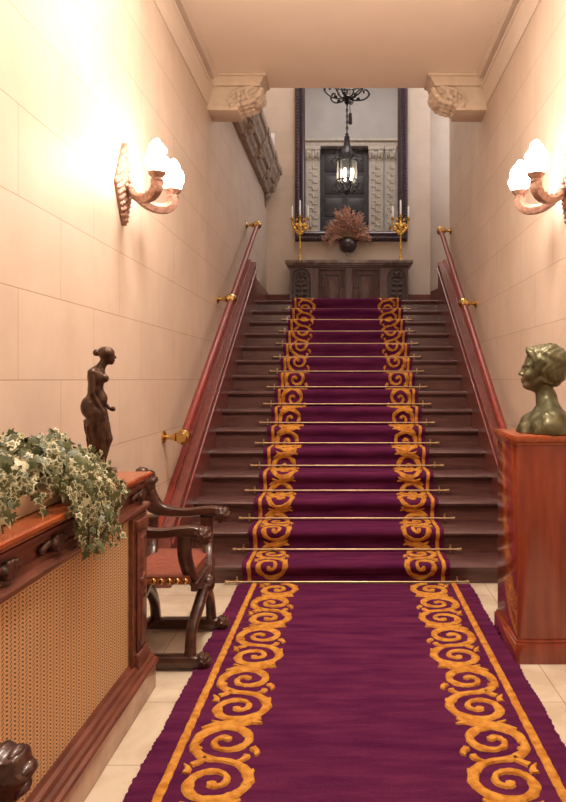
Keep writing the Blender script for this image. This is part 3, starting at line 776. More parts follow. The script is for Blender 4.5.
# candlesticks
def candlestick(x, label):
    y, z = 10.33, 3.018
    t = thing('candelabrum', (x, y, z), label, 'candelabrum', 'gilt candelabra on the chest')
    q = MB(); q.box(x - .042, x + .042, y - .042, y + .042, z, z + .03, .004); q.lathe([(.036, .03), (.030, .06), (.018, .085), (.022, .10), (.012, .115)], (x, y, z), 16); q.build('base', M['gilt'], t)
    q = MB(); q.lathe([(.012, .11), (.014, .2), (.019, .21), (.013, .22), (.014, .40), (.024, .42), (.012, .44)], (x, y, z), 14); q.build('stem', M['gilt'], t)
    def f(P):
        Q = P - np.array((x, y, z)); d = ell(Q, (0, 0, .52), (.035, .035, .085)); ang = np.arctan2(Q[:, 1], Q[:, 0])
        for s in (-1, 1):
            d = su(d, chain(Q, [(0, 0, .44), (s * .06, 0, .47), (s * .105, 0, .54), (s * .115, 0, .62)], [.018, .017, .013, .012]), .012)
            for (a, b, r) in ((.055, .56, .03), (.075, .50, .028), (.05, .63, .022), (.03, .44, .025)): d = su(d, ell(Q, (s * a, 0, b), (r, .02, r * 1.1)), .012)
        d = su(d, cone(Q, (0, 0, .58), (0, 0, .66), .02, .012), .01)
        d = d - .006 * np.sin(Q[:, 0] * 130) * np.sin(Q[:, 2] * 110)
        return d
    q = MB(); sculpt(q, f, (x - .16, y - .06, z + .38), (x + .16, y + .06, z + .70), .009); bra = q.build('branches', M['gilt'], t, sharp=60)
    for dx, dz, hh in ((-.115, .63, .19), (0, .665, .245), (.115, .63, .19)):
        q = MB(); q.lathe([(.010, 0), (.030, .012), (.032, .020), (.016, .024), (.016, .045), (.013, .045)], (x + dx, y, z + dz), 14); q.build('drip_cup', M['gilt'], bra)
        q = MB(); q.lathe([(.0135, .04), (.0125, hh), (.006, hh + .010), (.002, hh + .012)], (x + dx, y, z + dz), 12); q.tube([(x + dx, y, z + dz + hh + .01), (x + dx + .002, y, z + dz + hh + .028)], .0015, 5); q.build('candle', M['candle'], t)
candlestick(-.688, 'gilt three-branched candelabrum with white candles on the chest end nearer the cornice')
candlestick(.785, 'gilt three-branched candelabrum with white candles on the chest end nearer the side stair')

# vase with dried flowers
vx, vy = .015, 10.33
t = thing('flower_vase', (vx, vy, 3.018), 'round dark pottery vase of dried pink flowers on a clear glass foot', 'vase')
q = MB(); q.lathe([(.075, 3.018), (.08, 3.024), (.03, 3.035), (.018, 3.06), (.016, 3.11), (.03, 3.14), (.06, 3.158), (.058, 3.162), (.02, 3.15)], (vx, vy, 0), 24); q.build('glass_foot', M['glass'], t)
q = MB(); q.lathe([(.045, 3.163), (.09, 3.185), (.122, 3.225), (.132, 3.275), (.12, 3.325), (.092, 3.355), (.082, 3.365), (.094, 3.385), (.086, 3.385), (.07, 3.36), (.06, 3.30)], (vx, vy, 0), 28); q.build('vase_body', M['vase'], t)
q = MB(); rg = random.Random(5)
def sprig(mb, p0, p1, droop, mi, n=12, sz=.023):
    p0 = Vector(p0); p1 = Vector(p1); mid = (p0 + p1) / 2 + Vector((0, 0, droop)); C = [p0.lerp(mid, u).lerp(mid.lerp(p1, u), u) for u in np.linspace(0, 1, 8)]
    mb.tube([c[:] for c in C], lerp_list([.003, .0015], 8), 4, mi=1)
    for k in range(n):
        u = .42 + .58 * k / (n - 1); c = p0.lerp(mid, u).lerp(mid.lerp(p1, u), u); s = sz * (1.15 - .5 * u) * rg.uniform(.8, 1.35)
        c = c + Vector((rg.gauss(0, .012), rg.gauss(0, .012), rg.gauss(0, .012)))
        d = Vector((rg.gauss(0, 1), rg.gauss(0, 1), rg.gauss(.5, 1))).normalized(); e = d.orthogonal().normalized(); g = d.cross(e)
        vs = [c - d * s, c + e * s * .5, c + g * s * .5, c - e * s * .5, c - g * s * .5, c + d * s * 1.3]
        mb.add([v[:] for v in vs], [(0, 2, 1), (0, 3, 2), (0, 4, 3), (0, 1, 4), (5, 1, 2), (5, 2, 3), (5, 3, 4), (5, 4, 1)], mi)
for k in range(210):
    a = rg.uniform(-1, 1); x = vx - .01 + .36 * math.copysign(abs(a) ** .85, a); top = 3.44 + .41 * (1 - abs(a) ** 2.6) * rg.uniform(.25, 1.0) - .04 * abs(a)
    y = vy + rg.uniform(-.17, .14)
    if abs(a) > .6: top -= rg.uniform(0, .14)
    sprig(q, (vx + rg.uniform(-.05, .05), vy + rg.uniform(-.05, .05), 3.37), (x, y, top), .06, 0 if rg.random() < .72 else 1, 14)
for k in range(10):
    sprig(q, (vx - .06, vy - .05, 3.37), (vx - .27 + rg.uniform(-.03, .03), vy - .13 + rg.uniform(-.03, .03), 3.13 + rg.uniform(0, .2)), .10, 0, 9, .012)
q.build('dried_flowers', [M['dry_pink'], M['dry_tan']], t, sharp=20)

# ------------------------------------------------------------------ radiator cover
CE = 3.0; C0 = 1.55
t = thing('radiator_cover', (-1.03, 1.7, 0), 'long carved red-brown radiator cover with a woven brass panel along the wall', 'radiator cover')
wx = -W + .003
q = MB(); prof = [(wx, .885), (-.862, .885), (-.850, .890), (-.846, .900), (-.838, .902), (-.834, .908), (-.834, .917), (-.840, .922), (wx, .922)]
q.prism(prof, 'y', C0, CE + .02); q.build('top_board', M['cover_top'], t, sharp=25)
q = MB(); prof = [(wx, .795), (-.866, .795), (-.866, .815), (-.876, .818), (-.876, .85), (-.864, .853), (-.864, .868), (-.852, .874), (-.850, .885), (wx, .885)]
q.prism(prof, 'y', C0, CE); fz = q.build('frieze', M['cover_wood'], t, sharp=25)
for yc in (1.78, 2.08, 2.48, 2.93):
    def f(P, yc=yc):
        d = ell(P, (-.872, yc, .835), (.030, .035, .026))
        for s in (-1, 1):
            d = su(d, chain(P, [(-.87, yc, .835), (-.862, yc + s * .05, .845), (-.868, yc + s * .085, .832), (-.866, yc + s * .07, .822)], [.016, .012, .011, .008]), .008)
        for k in range(6):
            a = k * PI / 3; d = su(d, ell(P, (-.852, yc + .022 * math.cos(a), .835 + .02 * math.sin(a)), (.010, .012, .011)), .005)
        return d
    sculpt(q := MB(), f, (-.90, yc - .11, .80), (-.83, yc + .11, .875), .006); q.build('carved_ornament', M['chair_wood'], fz, sharp=60)
q = MB(); prof = [(wx, .758), (-.862, .758), (-.855, .762), (-.852, .772), (-.842, .776), (-.838, .786), (-.842, .793), (-.853, .797), (wx, .797)]
q.prism(prof, 'y', C0, CE + .012); q.build('ledge', M['cover_wood'], t, sharp=25)
q = MB(); q.box(-.878, -.868, C0, 2.80, .145, .765); q.build('lattice_panel', cane_mat(), t)
q = MB(); q.box(wx, -.852, 2.80, CE, .125, .76); q.box(-.852, -.842, 2.845, 2.965, .22, .70, .004); q.box(-.848, -.838, 2.88, 2.93, .25, .67, .003)
q.box(-.86, -.836, 2.83, 2.98, .70, .745, .005); q.box(-.86, -.836, 2.83, 2.98, .15, .21, .005)
sp = q.build('end_stile', M['cover_wood'], t)
def f(P):
    d = ell(P, (-.842, 2.905, .47), (.016, .026, .03))
    for k in range(5): d = su(d, ell(P, (-.842, 2.905 + .022 * math.cos(k * 1.257), .47 + .04 * math.sin(k * 1.257)), (.012, .014, .018)), .006)
    return d
sculpt(q := MB(), f, (-.86, 2.86, .41), (-.82, 2.95, .53), .005); q.build('rosette', M['cover_wood'], sp, sharp=60)
q = MB(); q.box(wx, -.88, C0, C0 + .02, .12, .76); q.box(wx, -.852, C0, C0 + .15, .125, .76); q.build('end_stile', M['cover_wood'], t)
q = MB(); prof = [(wx, .105), (-.812, .105), (-.808, .114), (-.813, .124), (-.825, .128), (-.829, .140), (-.840, .146), (-.846, .160), (-.858, .166), (-.866, .18), (-.875, .185), (wx, .185)]
q.prism(prof, 'y', C0, CE + .03); q.build('base_moulding', M['cover_wood'], t, sharp=25)
q = MB(); q.box(wx, -.818, C0, CE + .02, 0, .105, .004); q.build('stone_plinth', M['pink_stone'], t)

# ------------------------------------------------------------------ statue
def statue():
    y0 = 2.80; x0 = -.993; z0 = .923
    t = thing('statuette', (x0, y0, z0), 'small dark bronze statuette of a draped standing woman on the radiator cover', 'statuette')
    S = .000705
    def p(zx, zy, y=0.0): return ((zx - 168) * S, y, (752 - zy) * S + .034)
    def f(P):
        c = lambda a, b, ra, rb: cone(P, a, b, ra * S, rb * S)
        e = lambda a, r: ell(P, a, tuple(v * S for v in r))
        d = e(p(222, 104), (37, 34, 46)); d = su(d, e(p(240, 122), (24, 24, 32)), .008)          # skull, face
        d = su(d, c(p(266, 108), p(270, 121), 3.5, 5), .003); d = su(d, e(p(244, 148), (14, 13, 12)), .006); d = su(d, e(p(260, 136), (6, 10, 4)), .003)
        hair = e(p(217, 93), (46, 44, 38)) + .0012 * np.sin(P[:, 2] * 700 - P[:, 0] * 500)
        d = su(d, hair, .003); d = su(d, e(p(164, 92), (19, 22, 20)), .004)                    # hair, bun
        for s in (-1, 1): d = ss(d, e(p(262, 108, s * 13 * S), (5, 6, 4)), .002)
        d = su(d, c(p(208, 140), p(178, 190), 23, 27), .010)                                   # neck
        d = su(d, e(p(165, 228), (50, 66, 62)), .012)                                          # chest
        for s in (-1, 1): d = su(d, e(p(207, 236, s * 30 * S), (25, 24, 25)), .007)
        d = su(d, e(p(160, 300), (43, 52, 62)), .014)                                          # waist
        d = su(d, e(p(185, 355), (40, 50, 50)), .014); d = su(d, e(p(140, 388), (55, 64, 62)), .016)      # belly, hips
        for s in (-1, 1): d = su(d, e(p(120, 405, s * 28 * S), (35, 35, 52)), .018)
        for s in (-1, 1): d = su(d, e(p(146, 205, s * 56 * S), (26, 24, 24)), .010)
        # legs
        d = su(d, c(p(160, 430, -28 * S), p(172, 585, -26 * S), 50, 34), .012); d = su(d, c(p(172, 585, -26 * S), p(165, 735, -26 * S), 32, 19), .008)
        d = su(d, c(p(178, 430, 28 * S), p(222, 580, 22 * S), 48, 30), .012); d = su(d, c(p(222, 580, 22 * S), p(192, 735, 20 * S), 28, 17), .008)
        for s, xx in ((-1, 165), (1, 195)): d = su(d, c(p(xx, 742, s * 24 * S), p(xx + 55, 752, s * 30 * S), 15, 9), .006)
        # near arm hangs down to the drape; far arm bends forward
        d = su(d, c(p(140, 205, -64 * S), p(142, 322, -70 * S), 21, 16), .007); d = su(d, c(p(142, 322, -70 * S), p(192, 412, -58 * S), 16, 11), .005)
        d = su(d, e(p(202, 432, -58 * S), (13, 9, 24)), .005)
        for k in range(4): d = su(d, c(p(198 + 5 * k, 440, (-64 + 4 * k) * S), p(200 + 5 * k, 466, (-60 + 4 * k) * S), 4.5, 3.5), .002)
        d = su(d, c(p(160, 210, 62 * S), p(165, 325, 70 * S), 21, 16), .007); d = su(d, c(p(165, 325, 70 * S), p(232, 405, 56 * S), 16, 10), .005)
        d = su(d, e(p(250, 412, 56 * S), (18, 9, 13)), .004); d = su(d, e(p(258, 412, 56 * S), (11, 16, 15)), .003)
        # drape wrapped from the hips down to the ground
        dr = c(p(152, 480), p(168, 610), 52, 47); dr = su(dr, c(p(168, 610), p(160, 745), 46, 40), .01)
        an = np.arctan2(P[:, 1], P[:, 0] + .01)
        dr = dr + .0035 * np.sin(an * 9 + P[:, 2] * 38) + .0016 * np.sin(an * 17 - P[:, 2] * 60)
        dr = si(dr, (P[:, 2] - (752 - 462) * S - .034 - .10 * (P[:, 0])), .004)
        dr = np.maximum(dr, (P[:, 0] - (205 - 168) * S - .012 * np.sin(P[:, 2] * 20)))
        d = su(d, dr, .003)
        roll = chain(P, [p(112, 476, 0), p(128, 492, -44 * S), p(165, 470, -60 * S), p(205, 455, -52 * S)], [14 * S] * 4)
        d = su(d, roll, .005)
        fall = chain(P, [p(203, 460, -56 * S), p(196, 560, -50 * S), p(200, 660, -40 * S), p(196, 745, -36 * S)], [13 * S, 17 * S, 20 * S, 22 * S])
        d = su(d, fall + .0015 * np.sin(P[:, 0] * 600), .004)
        return d
    q = MB(); sculpt(q, f, (-.095, -.085, .015), (.085, .085, .55), .0034, (x0, y0, z0)); q.build('figure', M['bronze_dark'], t, sharp=70)
    q = MB(); q.box(x0 - .07, x0 + .075, y0 - .066, y0 + .066, z0, z0 + .036, .004); q.build('base', M['bronze_dark'], t)
    t.rotation_euler = (0, 0, .34)
statue()

# ------------------------------------------------------------------ ivy in its trough
t = thing('potted_ivy', (-1.01, 2.1, .923), 'variegated ivy spilling from a pale stone trough on the radiator cover', 'potted plant')
q = MB(); a0, a1, b0, b1 = -1.12, -.905, 1.62, 2.50; z0, z1 = .923, .992
def ring(x0, x1, y0, y1, z): return [(x0, y0, z), (x1, y0, z), (x1, y1, z), (x0, y1, z)]
R = ring(a0 + .02, a1 - .02, b0 + .02, b1 - .02, z0) + ring(a0, a1, b0, b1, z1) + ring(a0 + .012, a1 - .012, b0 + .012, b1 - .012, z1) + ring(a0 + .02, a1 - .02, b0 + .02, b1 - .02, z1 - .02)
q.add(R, [[3, 2, 1, 0]] + [[4 * i + k, 4 * i + (k + 1) % 4, 4 * i + 4 + (k + 1) % 4, 4 * i + 4 + k] for i in range(3) for k in range(4)] + [[12, 13, 14, 15]])
q.build('trough', M['planter'], t, bevel=.004)
rg = random.Random(11); q = MB()
LEAF = [(0, -.02), (.20, -.16), (.42, -.10), (.30, .10), (.56, .30), (.26, .36), (.16, .52), (0, .95)]
def leaf(mb, c, nrm, up, s, kind):
    nrm = Vector(nrm).normalized(); up = Vector(up); up = (up - nrm * up.dot(nrm))
    if up.length < 1e-3: up = nrm.orthogonal()
    up.normalize(); sd = up.cross(nrm); c = Vector(c)
    out = LEAF + [(-x, y) for x, y in LEAF[-2:0:-1]]
    fold = rg.uniform(.05, .22)
    def P(x, y, k): return (c + sd * (x * s * k) + up * ((y - .25) * s * k + .25 * s * (k - 1) * 0) + nrm * (-abs(x) * fold * s * k - .10 * y * y * s * k))[:]
    n = len(out); ctr = P(0, .25, 1); inner = [P(x * .62, .25 + (y - .25) * .62, 1) for x, y in out]; outer = [P(x, y, 1) for x, y in out]
    ctr = (Vector(ctr))[:]
    vs = [ctr] + inner + outer
    mi_in = 0 if kind != 2 else 1; mi_out = 1 if kind != 0 else 0
    mb.add(vs, [[0, 1 + k, 1 + (k + 1) % n] for k in range(n)], mi_in)
    mb.add(vs, [[1 + k, 1 + n + k, 1 + n + (k + 1) % n, 1 + (k + 1) % n] for k in range(n)], mi_out)
def kind(): r = rg.random(); return 0 if r < .50 else (2 if r < .54 else 1)
cxy = (-1.0, 2.18)
for k in range(1900):
    u = rg.uniform(0, 2 * PI); w = rg.random() ** .62
    lx_, ly_ = math.cos(u) * w, math.sin(u) * w
    if ly_ < .1 and lx_ > .62: lx_ = .62 - (lx_ - .62)
    x = cxy[0] + .185 * lx_; y = cxy[1] + .42 * ly_
    lump = .030 * math.sin(y * 21 + 1) * math.cos(x * 30) + .02 * math.sin(y * 47)
    env = math.sqrt(max(0, 1 - w * w))
    z = .965 + .142 * env * rg.uniform(.55, 1.05) + lump * env + .01
    x = max(x, -W + .035)
    nrm = (lx_ * 1.1 + .35 + rg.gauss(0, .45), ly_ * .7 - .55 + rg.gauss(0, .45), .55 * env + .35 + rg.gauss(0, .3))
    leaf(q, (x, y, z), nrm, (lx_ + rg.gauss(0, .6) + .3, ly_ + rg.gauss(0, .6), -.8 + rg.gauss(0, .4)), rg.uniform(.022, .042), kind())
# trailing shoots over the front edge
shoots = []
for k in range(34):
    ys = rg.uniform(2.08, 2.56); ln = rg.uniform(.03, .15) * (1.2 if 2.2 < ys < 2.5 else .6)
    shoots.append((ys, ln))
shoots += [(1.78, .10), (1.83, .07), (1.73, .06), (2.02, .09), (2.22, .13), (2.30, .12)]
for (ys, ln) in shoots:
    C = catmull([(-1.0 + rg.uniform(-.03, .03), ys - .02, 1.06), (-.92, ys, 1.06), (-.855, ys + rg.uniform(-.02, .03), 1.00), (-.812 + rg.uniform(-.008, .012), ys + rg.uniform(-.02, .04), .93), (-.812 + rg.uniform(-.005, .02), ys + rg.uniform(-.03, .05), .93 - ln)], 7)
    if ys < 2.05: C = catmull([(-1.0, ys, 1.03), (-.92, ys, 1.04), (-.885, ys, 1.0), (-.872, ys + .01, .96 - ln * .35)], 7)
    q.tube(C, .0022, 5, mi=2)
    for i in range(4, len(C), 2):
        for rep in range(2):
            c = C[i]; leaf(q, (max(c[0] + rg.gauss(.006, .008), -.815) if c[2] < .94 and ys > 2.05 else c[0] + rg.gauss(0, .01), c[1] + rg.gauss(0, .016), c[2] + rg.gauss(0, .012)), (1 + rg.gauss(0, .3), -.55 + rg.gauss(0, .5), .25 + rg.gauss(0, .3)), (rg.gauss(0, .4), rg.gauss(0, .5), -1), rg.uniform(.020, .036), kind())
q.build('foliage', [M['leaf_green'], M['leaf_cream'], M['stem']], t, sharp=80)

# ------------------------------------------------------------------ carved armchairs
def armchair(y0, label):
    # y0: near side frame; the chair faces +x with its back to the wall
    t = thing('carved_armchair', (-.86, y0 + .25, 0), label, 'chair', 'carved walnut armchairs along the wall')
    def bar(mb, pts, w, h, n=6, hint=(0, 1, 0)):
        C = catmull(pts, n); m = len(C); mb.tube(C, [1] * m, 12, squash=None) if False else None
        W_ = lerp_list(w, m); H_ = lerp_list(h, m); V = [Vector(c) for c in C]; vs = []; fs = []
        k8 = 12
        for i in range(m):
            T = (V[min(i + 1, m - 1)] - V[max(i - 1, 0)]).normalized(); hy = Vector(hint); hy = (hy - T * hy.dot(T)).normalized(); b = T.cross(hy)
            for k in range(k8):
                a = 2 * PI * k / k8; ca, sa = math.cos(a), math.sin(a); e = .55
                vs.append((V[i] + hy * (math.copysign(abs(ca) ** e, ca) * W_[i] / 2) + b * (math.copysign(abs(sa) ** e, sa) * H_[i] / 2))[:])
        for i in range(m - 1):
            for k in range(k8): fs.append([i * k8 + k, i * k8 + (k + 1) % k8, (i + 1) * k8 + (k + 1) % k8, (i + 1) * k8 + k])
        fs.append(list(range(k8))[::-1]); fs.append([(m - 1) * k8 + k for k in range(k8)])
        mb.add(vs, fs)
    def scroll(mb, c, r, wd):
        mb.lathe([(r * .35, -wd / 2 - .010), (r * .5, -wd / 2 - .004), (r * .86, -wd / 2), (r, -wd / 2 + .008), (r * 1.02, 0), (r, wd / 2 - .008), (r * .86, wd / 2), (r * .5, wd / 2 + .004), (r * .35, wd / 2 + .010)], c, 56, 'y', flute=lambda a, h: .09 * math.cos(7 * a))
        for k in range(7):
            a = k * 2 * PI / 7 + .2; mb.ball((c[0] + r * .92 * math.cos(a), c[1], c[2] + r * .92 * math.sin(a)), (r * .26, wd * .42, r * .26), 14, 10)
    for yy in (y0, y0 + .50):
        q = MB()
        bar(q, [(-1.075, yy, .79), (-1.05, yy, .72), (-1.01, yy, .655), (-.95, yy, .628), (-.85, yy, .618), (-.75, yy, .628), (-.69, yy, .628), (-.655, yy, .612)], [.062, .062, .058, .055, .058, .060, .058, .05], [.085, .095, .085, .056, .046, .046, .05, .05])
        arm = q.build('arm', M['chair_wood'], t)
        q = MB(); scroll(q, (-.655, yy, .606), .040, .066); q.build('arm_scroll', M['chair_wood'], arm)
        q = MB(); scroll(q, (-1.055, yy, .785), .052, .078); q.ball((-1.075, yy, .835), (.035, .032, .022), 12, 8); q.build('back_finial', M['chair_wood'], arm)
        q = MB(); bar(q, [(-1.10, yy, .032), (-.95, yy, .038), (-.80, yy, .038), (-.70, yy, .038), (-.665, yy, .034)], [.055, .06, .06, .06, .055], [.05, .058, .058, .06, .05])
        foot = q.build('runner', M['chair_wood'], t)
        q = MB(); scroll(q, (-.655, yy, .038), .034, .064); q.build('runner_scroll', M['chair_wood'], foot)
    W8 = [.050, .052, .054, .056, .056, .054, .050, .050]; H8 = [.07, .062, .055, .05, .05, .05, .046, .052]
    for xx, bx_ in ((-.71, .0), (-1.0, -.02)):
        for sg in (-1, 1):
            yc = y0 + .25; Yv = lambda v: yc + sg * v
            q = MB(); bar(q, [(xx - .025, Yv(.25), .60), (xx - .025, Yv(.255), .52), (xx - .012, Yv(.215), .43), (xx + .004 + sg * .008, Yv(.11), .355), (xx + .006 + sg * .010, Yv(0), .315), (xx + .004 + sg * .008, Yv(-.12), .255), (xx - .002, Yv(-.215), .165), (xx - .002, Yv(-.25), .055)], H8, W8, hint=(1, 0, 0))
            q.build('leg', M['chair_wood'], t)
        q = MB(); s2 = 1 if xx > -.9 else -1
        q.lathe([(.012, s2 * .062), (.024, s2 * .058), (.036, s2 * .045), (.040, s2 * .03), (.034, s2 * .015)][::-1 if s2 > 0 else 1], (xx, y0 + .25, .318), 20, 'x', flute=lambda a, h: .10 * math.cos(8 * a)); q.build('cross_boss', M['chair_wood'], t)
    q = MB()
    q.box(-.715, -.685, y0 + .02, y0 + .48, .345, .385, .006); q.build('seat_rail', M['chair_wood'], t)
    q = MB(); q.box(-.985, -.955, y0 + .02, y0 + .48, .345, .385, .006); q.build('seat_rail', M['chair_wood'], t)
    q = MB(); q.box(-1.04, -1.01, y0 + .02, y0 + .48, .05, .08, .006); q.build('stretcher', M['chair_wood'], t)
    # sagging leather seat
    q = MB(); nx, ny = 14, 16; vs = []
    for k in range(2):
        for j in range(ny + 1):
            for i in range(nx + 1):
                u, v = i / nx, j / ny; x = -1.0 + .285 * u; y = y0 - .018 + .536 * v
                z = .425 - .012 * math.sin(PI * u) * math.sin(PI * v) - (.0 if k == 0 else .035)
                vs.append((x, y, z))
    m = (nx + 1) * (ny + 1); fs = []
    for j in range(ny):
        for i in range(nx):
            a = j * (nx + 1) + i; fs.append([a, a + 1, a + nx + 2, a + nx + 1]); fs.append([m + a, m + a + nx + 1, m + a + nx + 2, m + a + 1])
    edge = [i for i in range(nx + 1)] + [j * (nx + 1) + nx for j in range(1, ny + 1)] + [ny * (nx + 1) + i for i in range(nx - 1, -1, -1)] + [j * (nx + 1) for j in range(ny - 1, 0, -1)]
    for k in range(len(edge)):
        a, b = edge[k], edge[(k + 1) % len(edge)]; fs.append([a, m + a, m + b, b])
    q.add(vs, fs); seat = q.build('leather_seat', M['leather'], t, sharp=50)
    for k in range(8):
        x = -.985 + .255 * k / 7
        for yy in (y0 - .018, y0 + .518): q = MB(); q.ball((x, yy, .404), (.015, .009, .015), 12, 8); q.build('brass_nail', M['brass'], seat)
    # back strap between the posts
    q = MB(); q.box(-1.085, -1.075, y0 + .02, y0 + .48, .68, .80, .004); q.build('back_strap', M['leather'], t)
    return t
ch = armchair(3.20, 'carved walnut armchair with a leather seat standing beyond the end of the radiator cover')
c2 = copy_tree(ch, (-.805, .97, 0), None, 'carved walnut armchair in front of the radiator cover, only a dark arm scroll showing')

c2.scale = (1.05, 1.0, 1.05)
# ------------------------------------------------------------------ pedestal and bust
px0, px1, py0, py1, pz = .79, 1.20, 3.27, 3.70, 1.057
t = thing('pedestal', (1.0, 3.48, 0), 'tall polished red mahogany pedestal standing beside the carpet', 'pedestal')
q = MB(); q.box(px0, px1, py0, py1, .10, pz - .035, .003); q.build('body', M['mahogany'], t)
q = MB(); q.box(px0 - .018, px1 + .01, py0 - .018, py1 + .01, pz - .032, pz, .008); q.box(px0 - .008, px1 + .004, py0 - .008, py1 + .004, pz - .045, pz - .032, .003); q.build('top_slab', M['cover_top'], t)
q = MB(); q.box(px0 - .014, px1 + .008, py0 - .016, py1 + .016, 0, .095, .003); q.prism([(0, 0)], 'z', 0, 0) if False else None
q.box(px0 - .007, px1 + .004, py0 - .008, py1 + .008, .095, .108, .003); q.build('plinth', M['mahogany'], t)

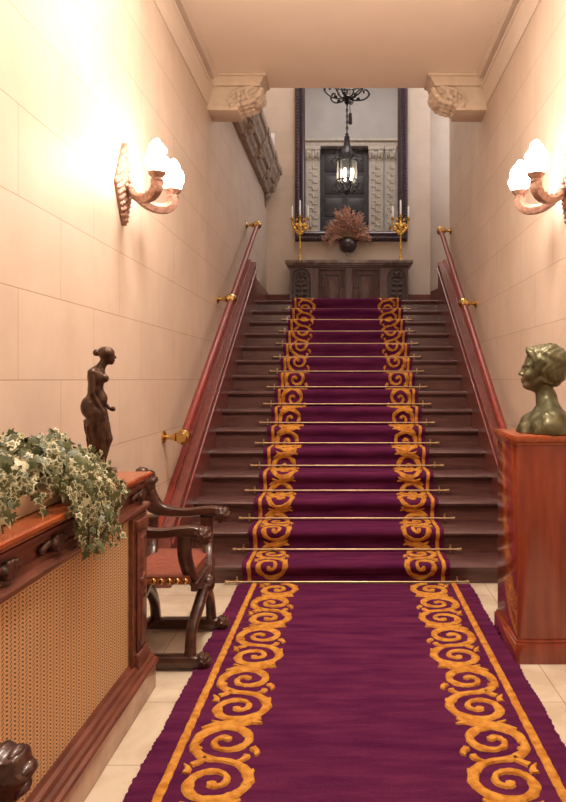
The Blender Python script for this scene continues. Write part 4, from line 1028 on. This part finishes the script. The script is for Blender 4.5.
def bust():
    x0, y0, z0 = .961, 3.47, pz + .001
    S = .000733
    def p(zx, zy, y=0.0): return ((zx - 290) * S, y, (685 - zy) * S)
    def f(P):
        x, y, z = P[:, 0], P[:, 1], P[:, 2]
        d = ell(P, (.010, 0, .335), (.092, .072, .098))
        d = su(d, ell(P, (-.036, 0, .285), (.056, .056, .088)), .02)
        d = su(d, ell(P, (-.072, 0, .228), (.022, .026, .018)), .018)                      # chin
        for s in (-1, 1):
            d = su(d, cone(P, (-.065, s * .016, .226), (.0, s * .050, .258), .014, .018), .015)   # jaw
            d = su(d, ell(P, (-.062, s * .036, .279), (.022, .020, .022)), .016)                 # cheek bone
            d = su(d, cone(P, (-.089, s * .008, .322), (-.070, s * .042, .326), .007, .007), .010)  # brow
        for s in (-1, 1):
            d = ss(d, ell(P, (-.098, s * .028, .310), (.020, .018, .011)), .008)
            d = su(d, ell(P, (-.074, s * .028, .308), (.0125, .0135, .0115)), .003)
            d = su(d, cone(P, (-.0855, s * .017, .3115), (-.078, s * .041, .3105), .0030, .0026), .002)
            d = su(d, cone(P, (-.0845, s * .018, .3020), (-.078, s * .040, .3025), .0022, .002), .002)
        d = su(d, cone(P, (-.084, 0, .324), (-.1045, 0, .2870), .0085, .0112), .009)               # nose
        for s in (-1, 1): d = su(d, ell(P, (-.094, s * .0105, .2830), (.010, .0070, .007)), .004)
        d = su(d, ell(P, (-.086, 0, .258), (.012, .024, .018)), .010)
        d = su(d, chain(P, [(-.084, -.022, .2555), (-.0975, -.006, .2590), (-.0975, .006, .2590), (-.084, .022, .2555)], [.004, .0068, .0068, .004]), .003)
        d = su(d, chain(P, [(-.084, -.019, .2520), (-.0950, -.004, .2470), (-.0950, .004, .2470), (-.084, .019, .2520)], [.004, .0072, .0072, .004]), .003)
        d = ss(d, chain(P, [(-.090, -.024, .2535), (-.1035, 0, .2528), (-.090, .024, .2535)], [.0022, .003, .0022]), .002)
        # neck and shoulders
        d = su(d, cone(P, (.004, 0, .24), (.026, 0, .10), .041, .050), .018)
        body = ell(P, (.03, 0, .0), (.118, .195, .135)); body = su(body, cone(P, (.025, 0, .165), (.05, .13, .065), .038, .052), .03); body = su(body, cone(P, (.025, 0, .165), (.05, -.13, .065), .038, .052), .03); body = su(body, ell(P, (-.045, 0, -.02), (.078, .12, .098)), .04)
        for s in (-1, 1): body = su(body, ell(P, (.04, s * .15, .02), (.072, .062, .082)), .03)
        fold = .0035 * np.sin(x * 55 + np.abs(y) * 42 + z * 30) + .0022 * np.sin(np.abs(y) * 95 - z * 60)
        robe = body - .004 + fold
        neckline = (z - .135) + (x + .02) * .55                                               # robe stays below a slanting neckline
        robe = si(robe, neckline + .012, .006)
        d = su(d, body, .022); d = np.minimum(d, robe)
        # hair: short, swept back in waves
        hr = ell(P, (.026, 0, .338), (.108, .088, .098)); hr = su(hr, ell(P, (.042, 0, .272), (.056, .072, .054)), .03)
        hr = su(hr, ell(P, (-.034, 0, .392), (.042, .056, .030)), .02); hr = su(hr, ell(P, (.066, 0, .318), (.050, .072, .07)), .03)
        wav = .0042 * np.sin(x * 62 + 1.6 * np.sin(z * 52) + z * 20) * np.cos(z * 40 + np.abs(y) * 36 + .6) + .0016 * np.sin(x * 150 - z * 70 + np.abs(y) * 60 + 2 * np.sin(z * 70)) + .0010 * np.sin(x * 260 + z * 60)
        hr = hr + wav
        line = -(x + .088) * .86 + (.405 - z) * .42 + .004 * np.sin(z * 110)                    # in front of this line the face is bare
        hr = si(hr, line, .006); hr = si(hr, .222 - z - .35 * (x - .05), .008)
        d = su(d, hr, .004)
        for s in (-1, 1):
            d = su(d, chain(P, [(-.050, s * .062, .385), (-.036, s * .072, .345), (-.028, s * .073, .305), (-.040, s * .068, .268)], [.012, .013, .012, .004]), .006)   # side lock
            d = su(d, chain(P, [(-.070, s * .02, .410), (-.066, s * .05, .397), (-.050, s * .066, .37)], [.010, .012, .010]), .006)
        return np.maximum(d, -z)
    q = MB(); sculpt(q, f, (-.135, -.235, -.004), (.17, .235, .465), .0042, (x0, y0, z0))
    o = q.build('bronze_bust', M['bronze_green'], None, sharp=70)
    # turn slightly about its own axis
    me = o.data; me.transform(Matrix.Translation((-x0, -y0, -z0))); o.location = (x0, y0, z0); o.rotation_euler = (0, 0, -.22)
    tag(o, 'green-brown bronze bust of a woman with short wavy hair on the mahogany pedestal', 'bust')
bust()

# ------------------------------------------------------------------ light
def light(name, kind, loc, energy, col, size=.2, rot=(0, 0, 0), sy=None):
    d = bpy.data.lights.new(name, kind); d.energy = energy; d.color = col
    if kind == 'AREA':
        d.size = size
        if sy: d.shape = 'RECTANGLE'; d.size_y = sy
    else: d.shadow_soft_size = size
    o = bpy.data.objects.new(name, d); COL.objects.link(o); o.location = loc; o.rotation_euler = rot; return o
light('hall_fill_down', 'AREA', (-.05, 3.1, CZ - .03), 66, (1, .86, .74), .7)  # added downward fill for the hall, out of frame, no fitting modelled
light('hall_fill_point', 'POINT', (-.05, 3.2, 3.22), 48, (1, .86, .74), .2)  # unseen point fill, added to brighten the hall ceiling
light('hall_fill_near', 'AREA', (0, .9, CZ - .03), 34, (1, .86, .74), .7)  # added overhead fill towards the camera end, without a fitting
light('stairwell_fill', 'AREA', (.2, 8.9, TOP - .05), 100, (1, .92, .88), 1.8, (0, 0, 0), 2.4)  # added area light for stairwell daylight; the ceiling above is closed
light('side_window', 'AREA', (2.45, 9.7, 5.2), 26, (.72, .84, 1.0), 1.0, (0, PI / 2, 0), 1.8)
w = bpy.data.worlds.new('world'); scene.world = w; w.use_nodes = True
w.node_tree.nodes['Background'].inputs['Color'].default_value = (.9, .8, .7, 1); w.node_tree.nodes['Background'].inputs['Strength'].default_value = .05

vs = scene.view_settings; vs.view_transform = 'Standard'; vs.look = 'None'; vs.gamma = 1; vs.use_curve_mapping = False; vs.exposure = 0.2
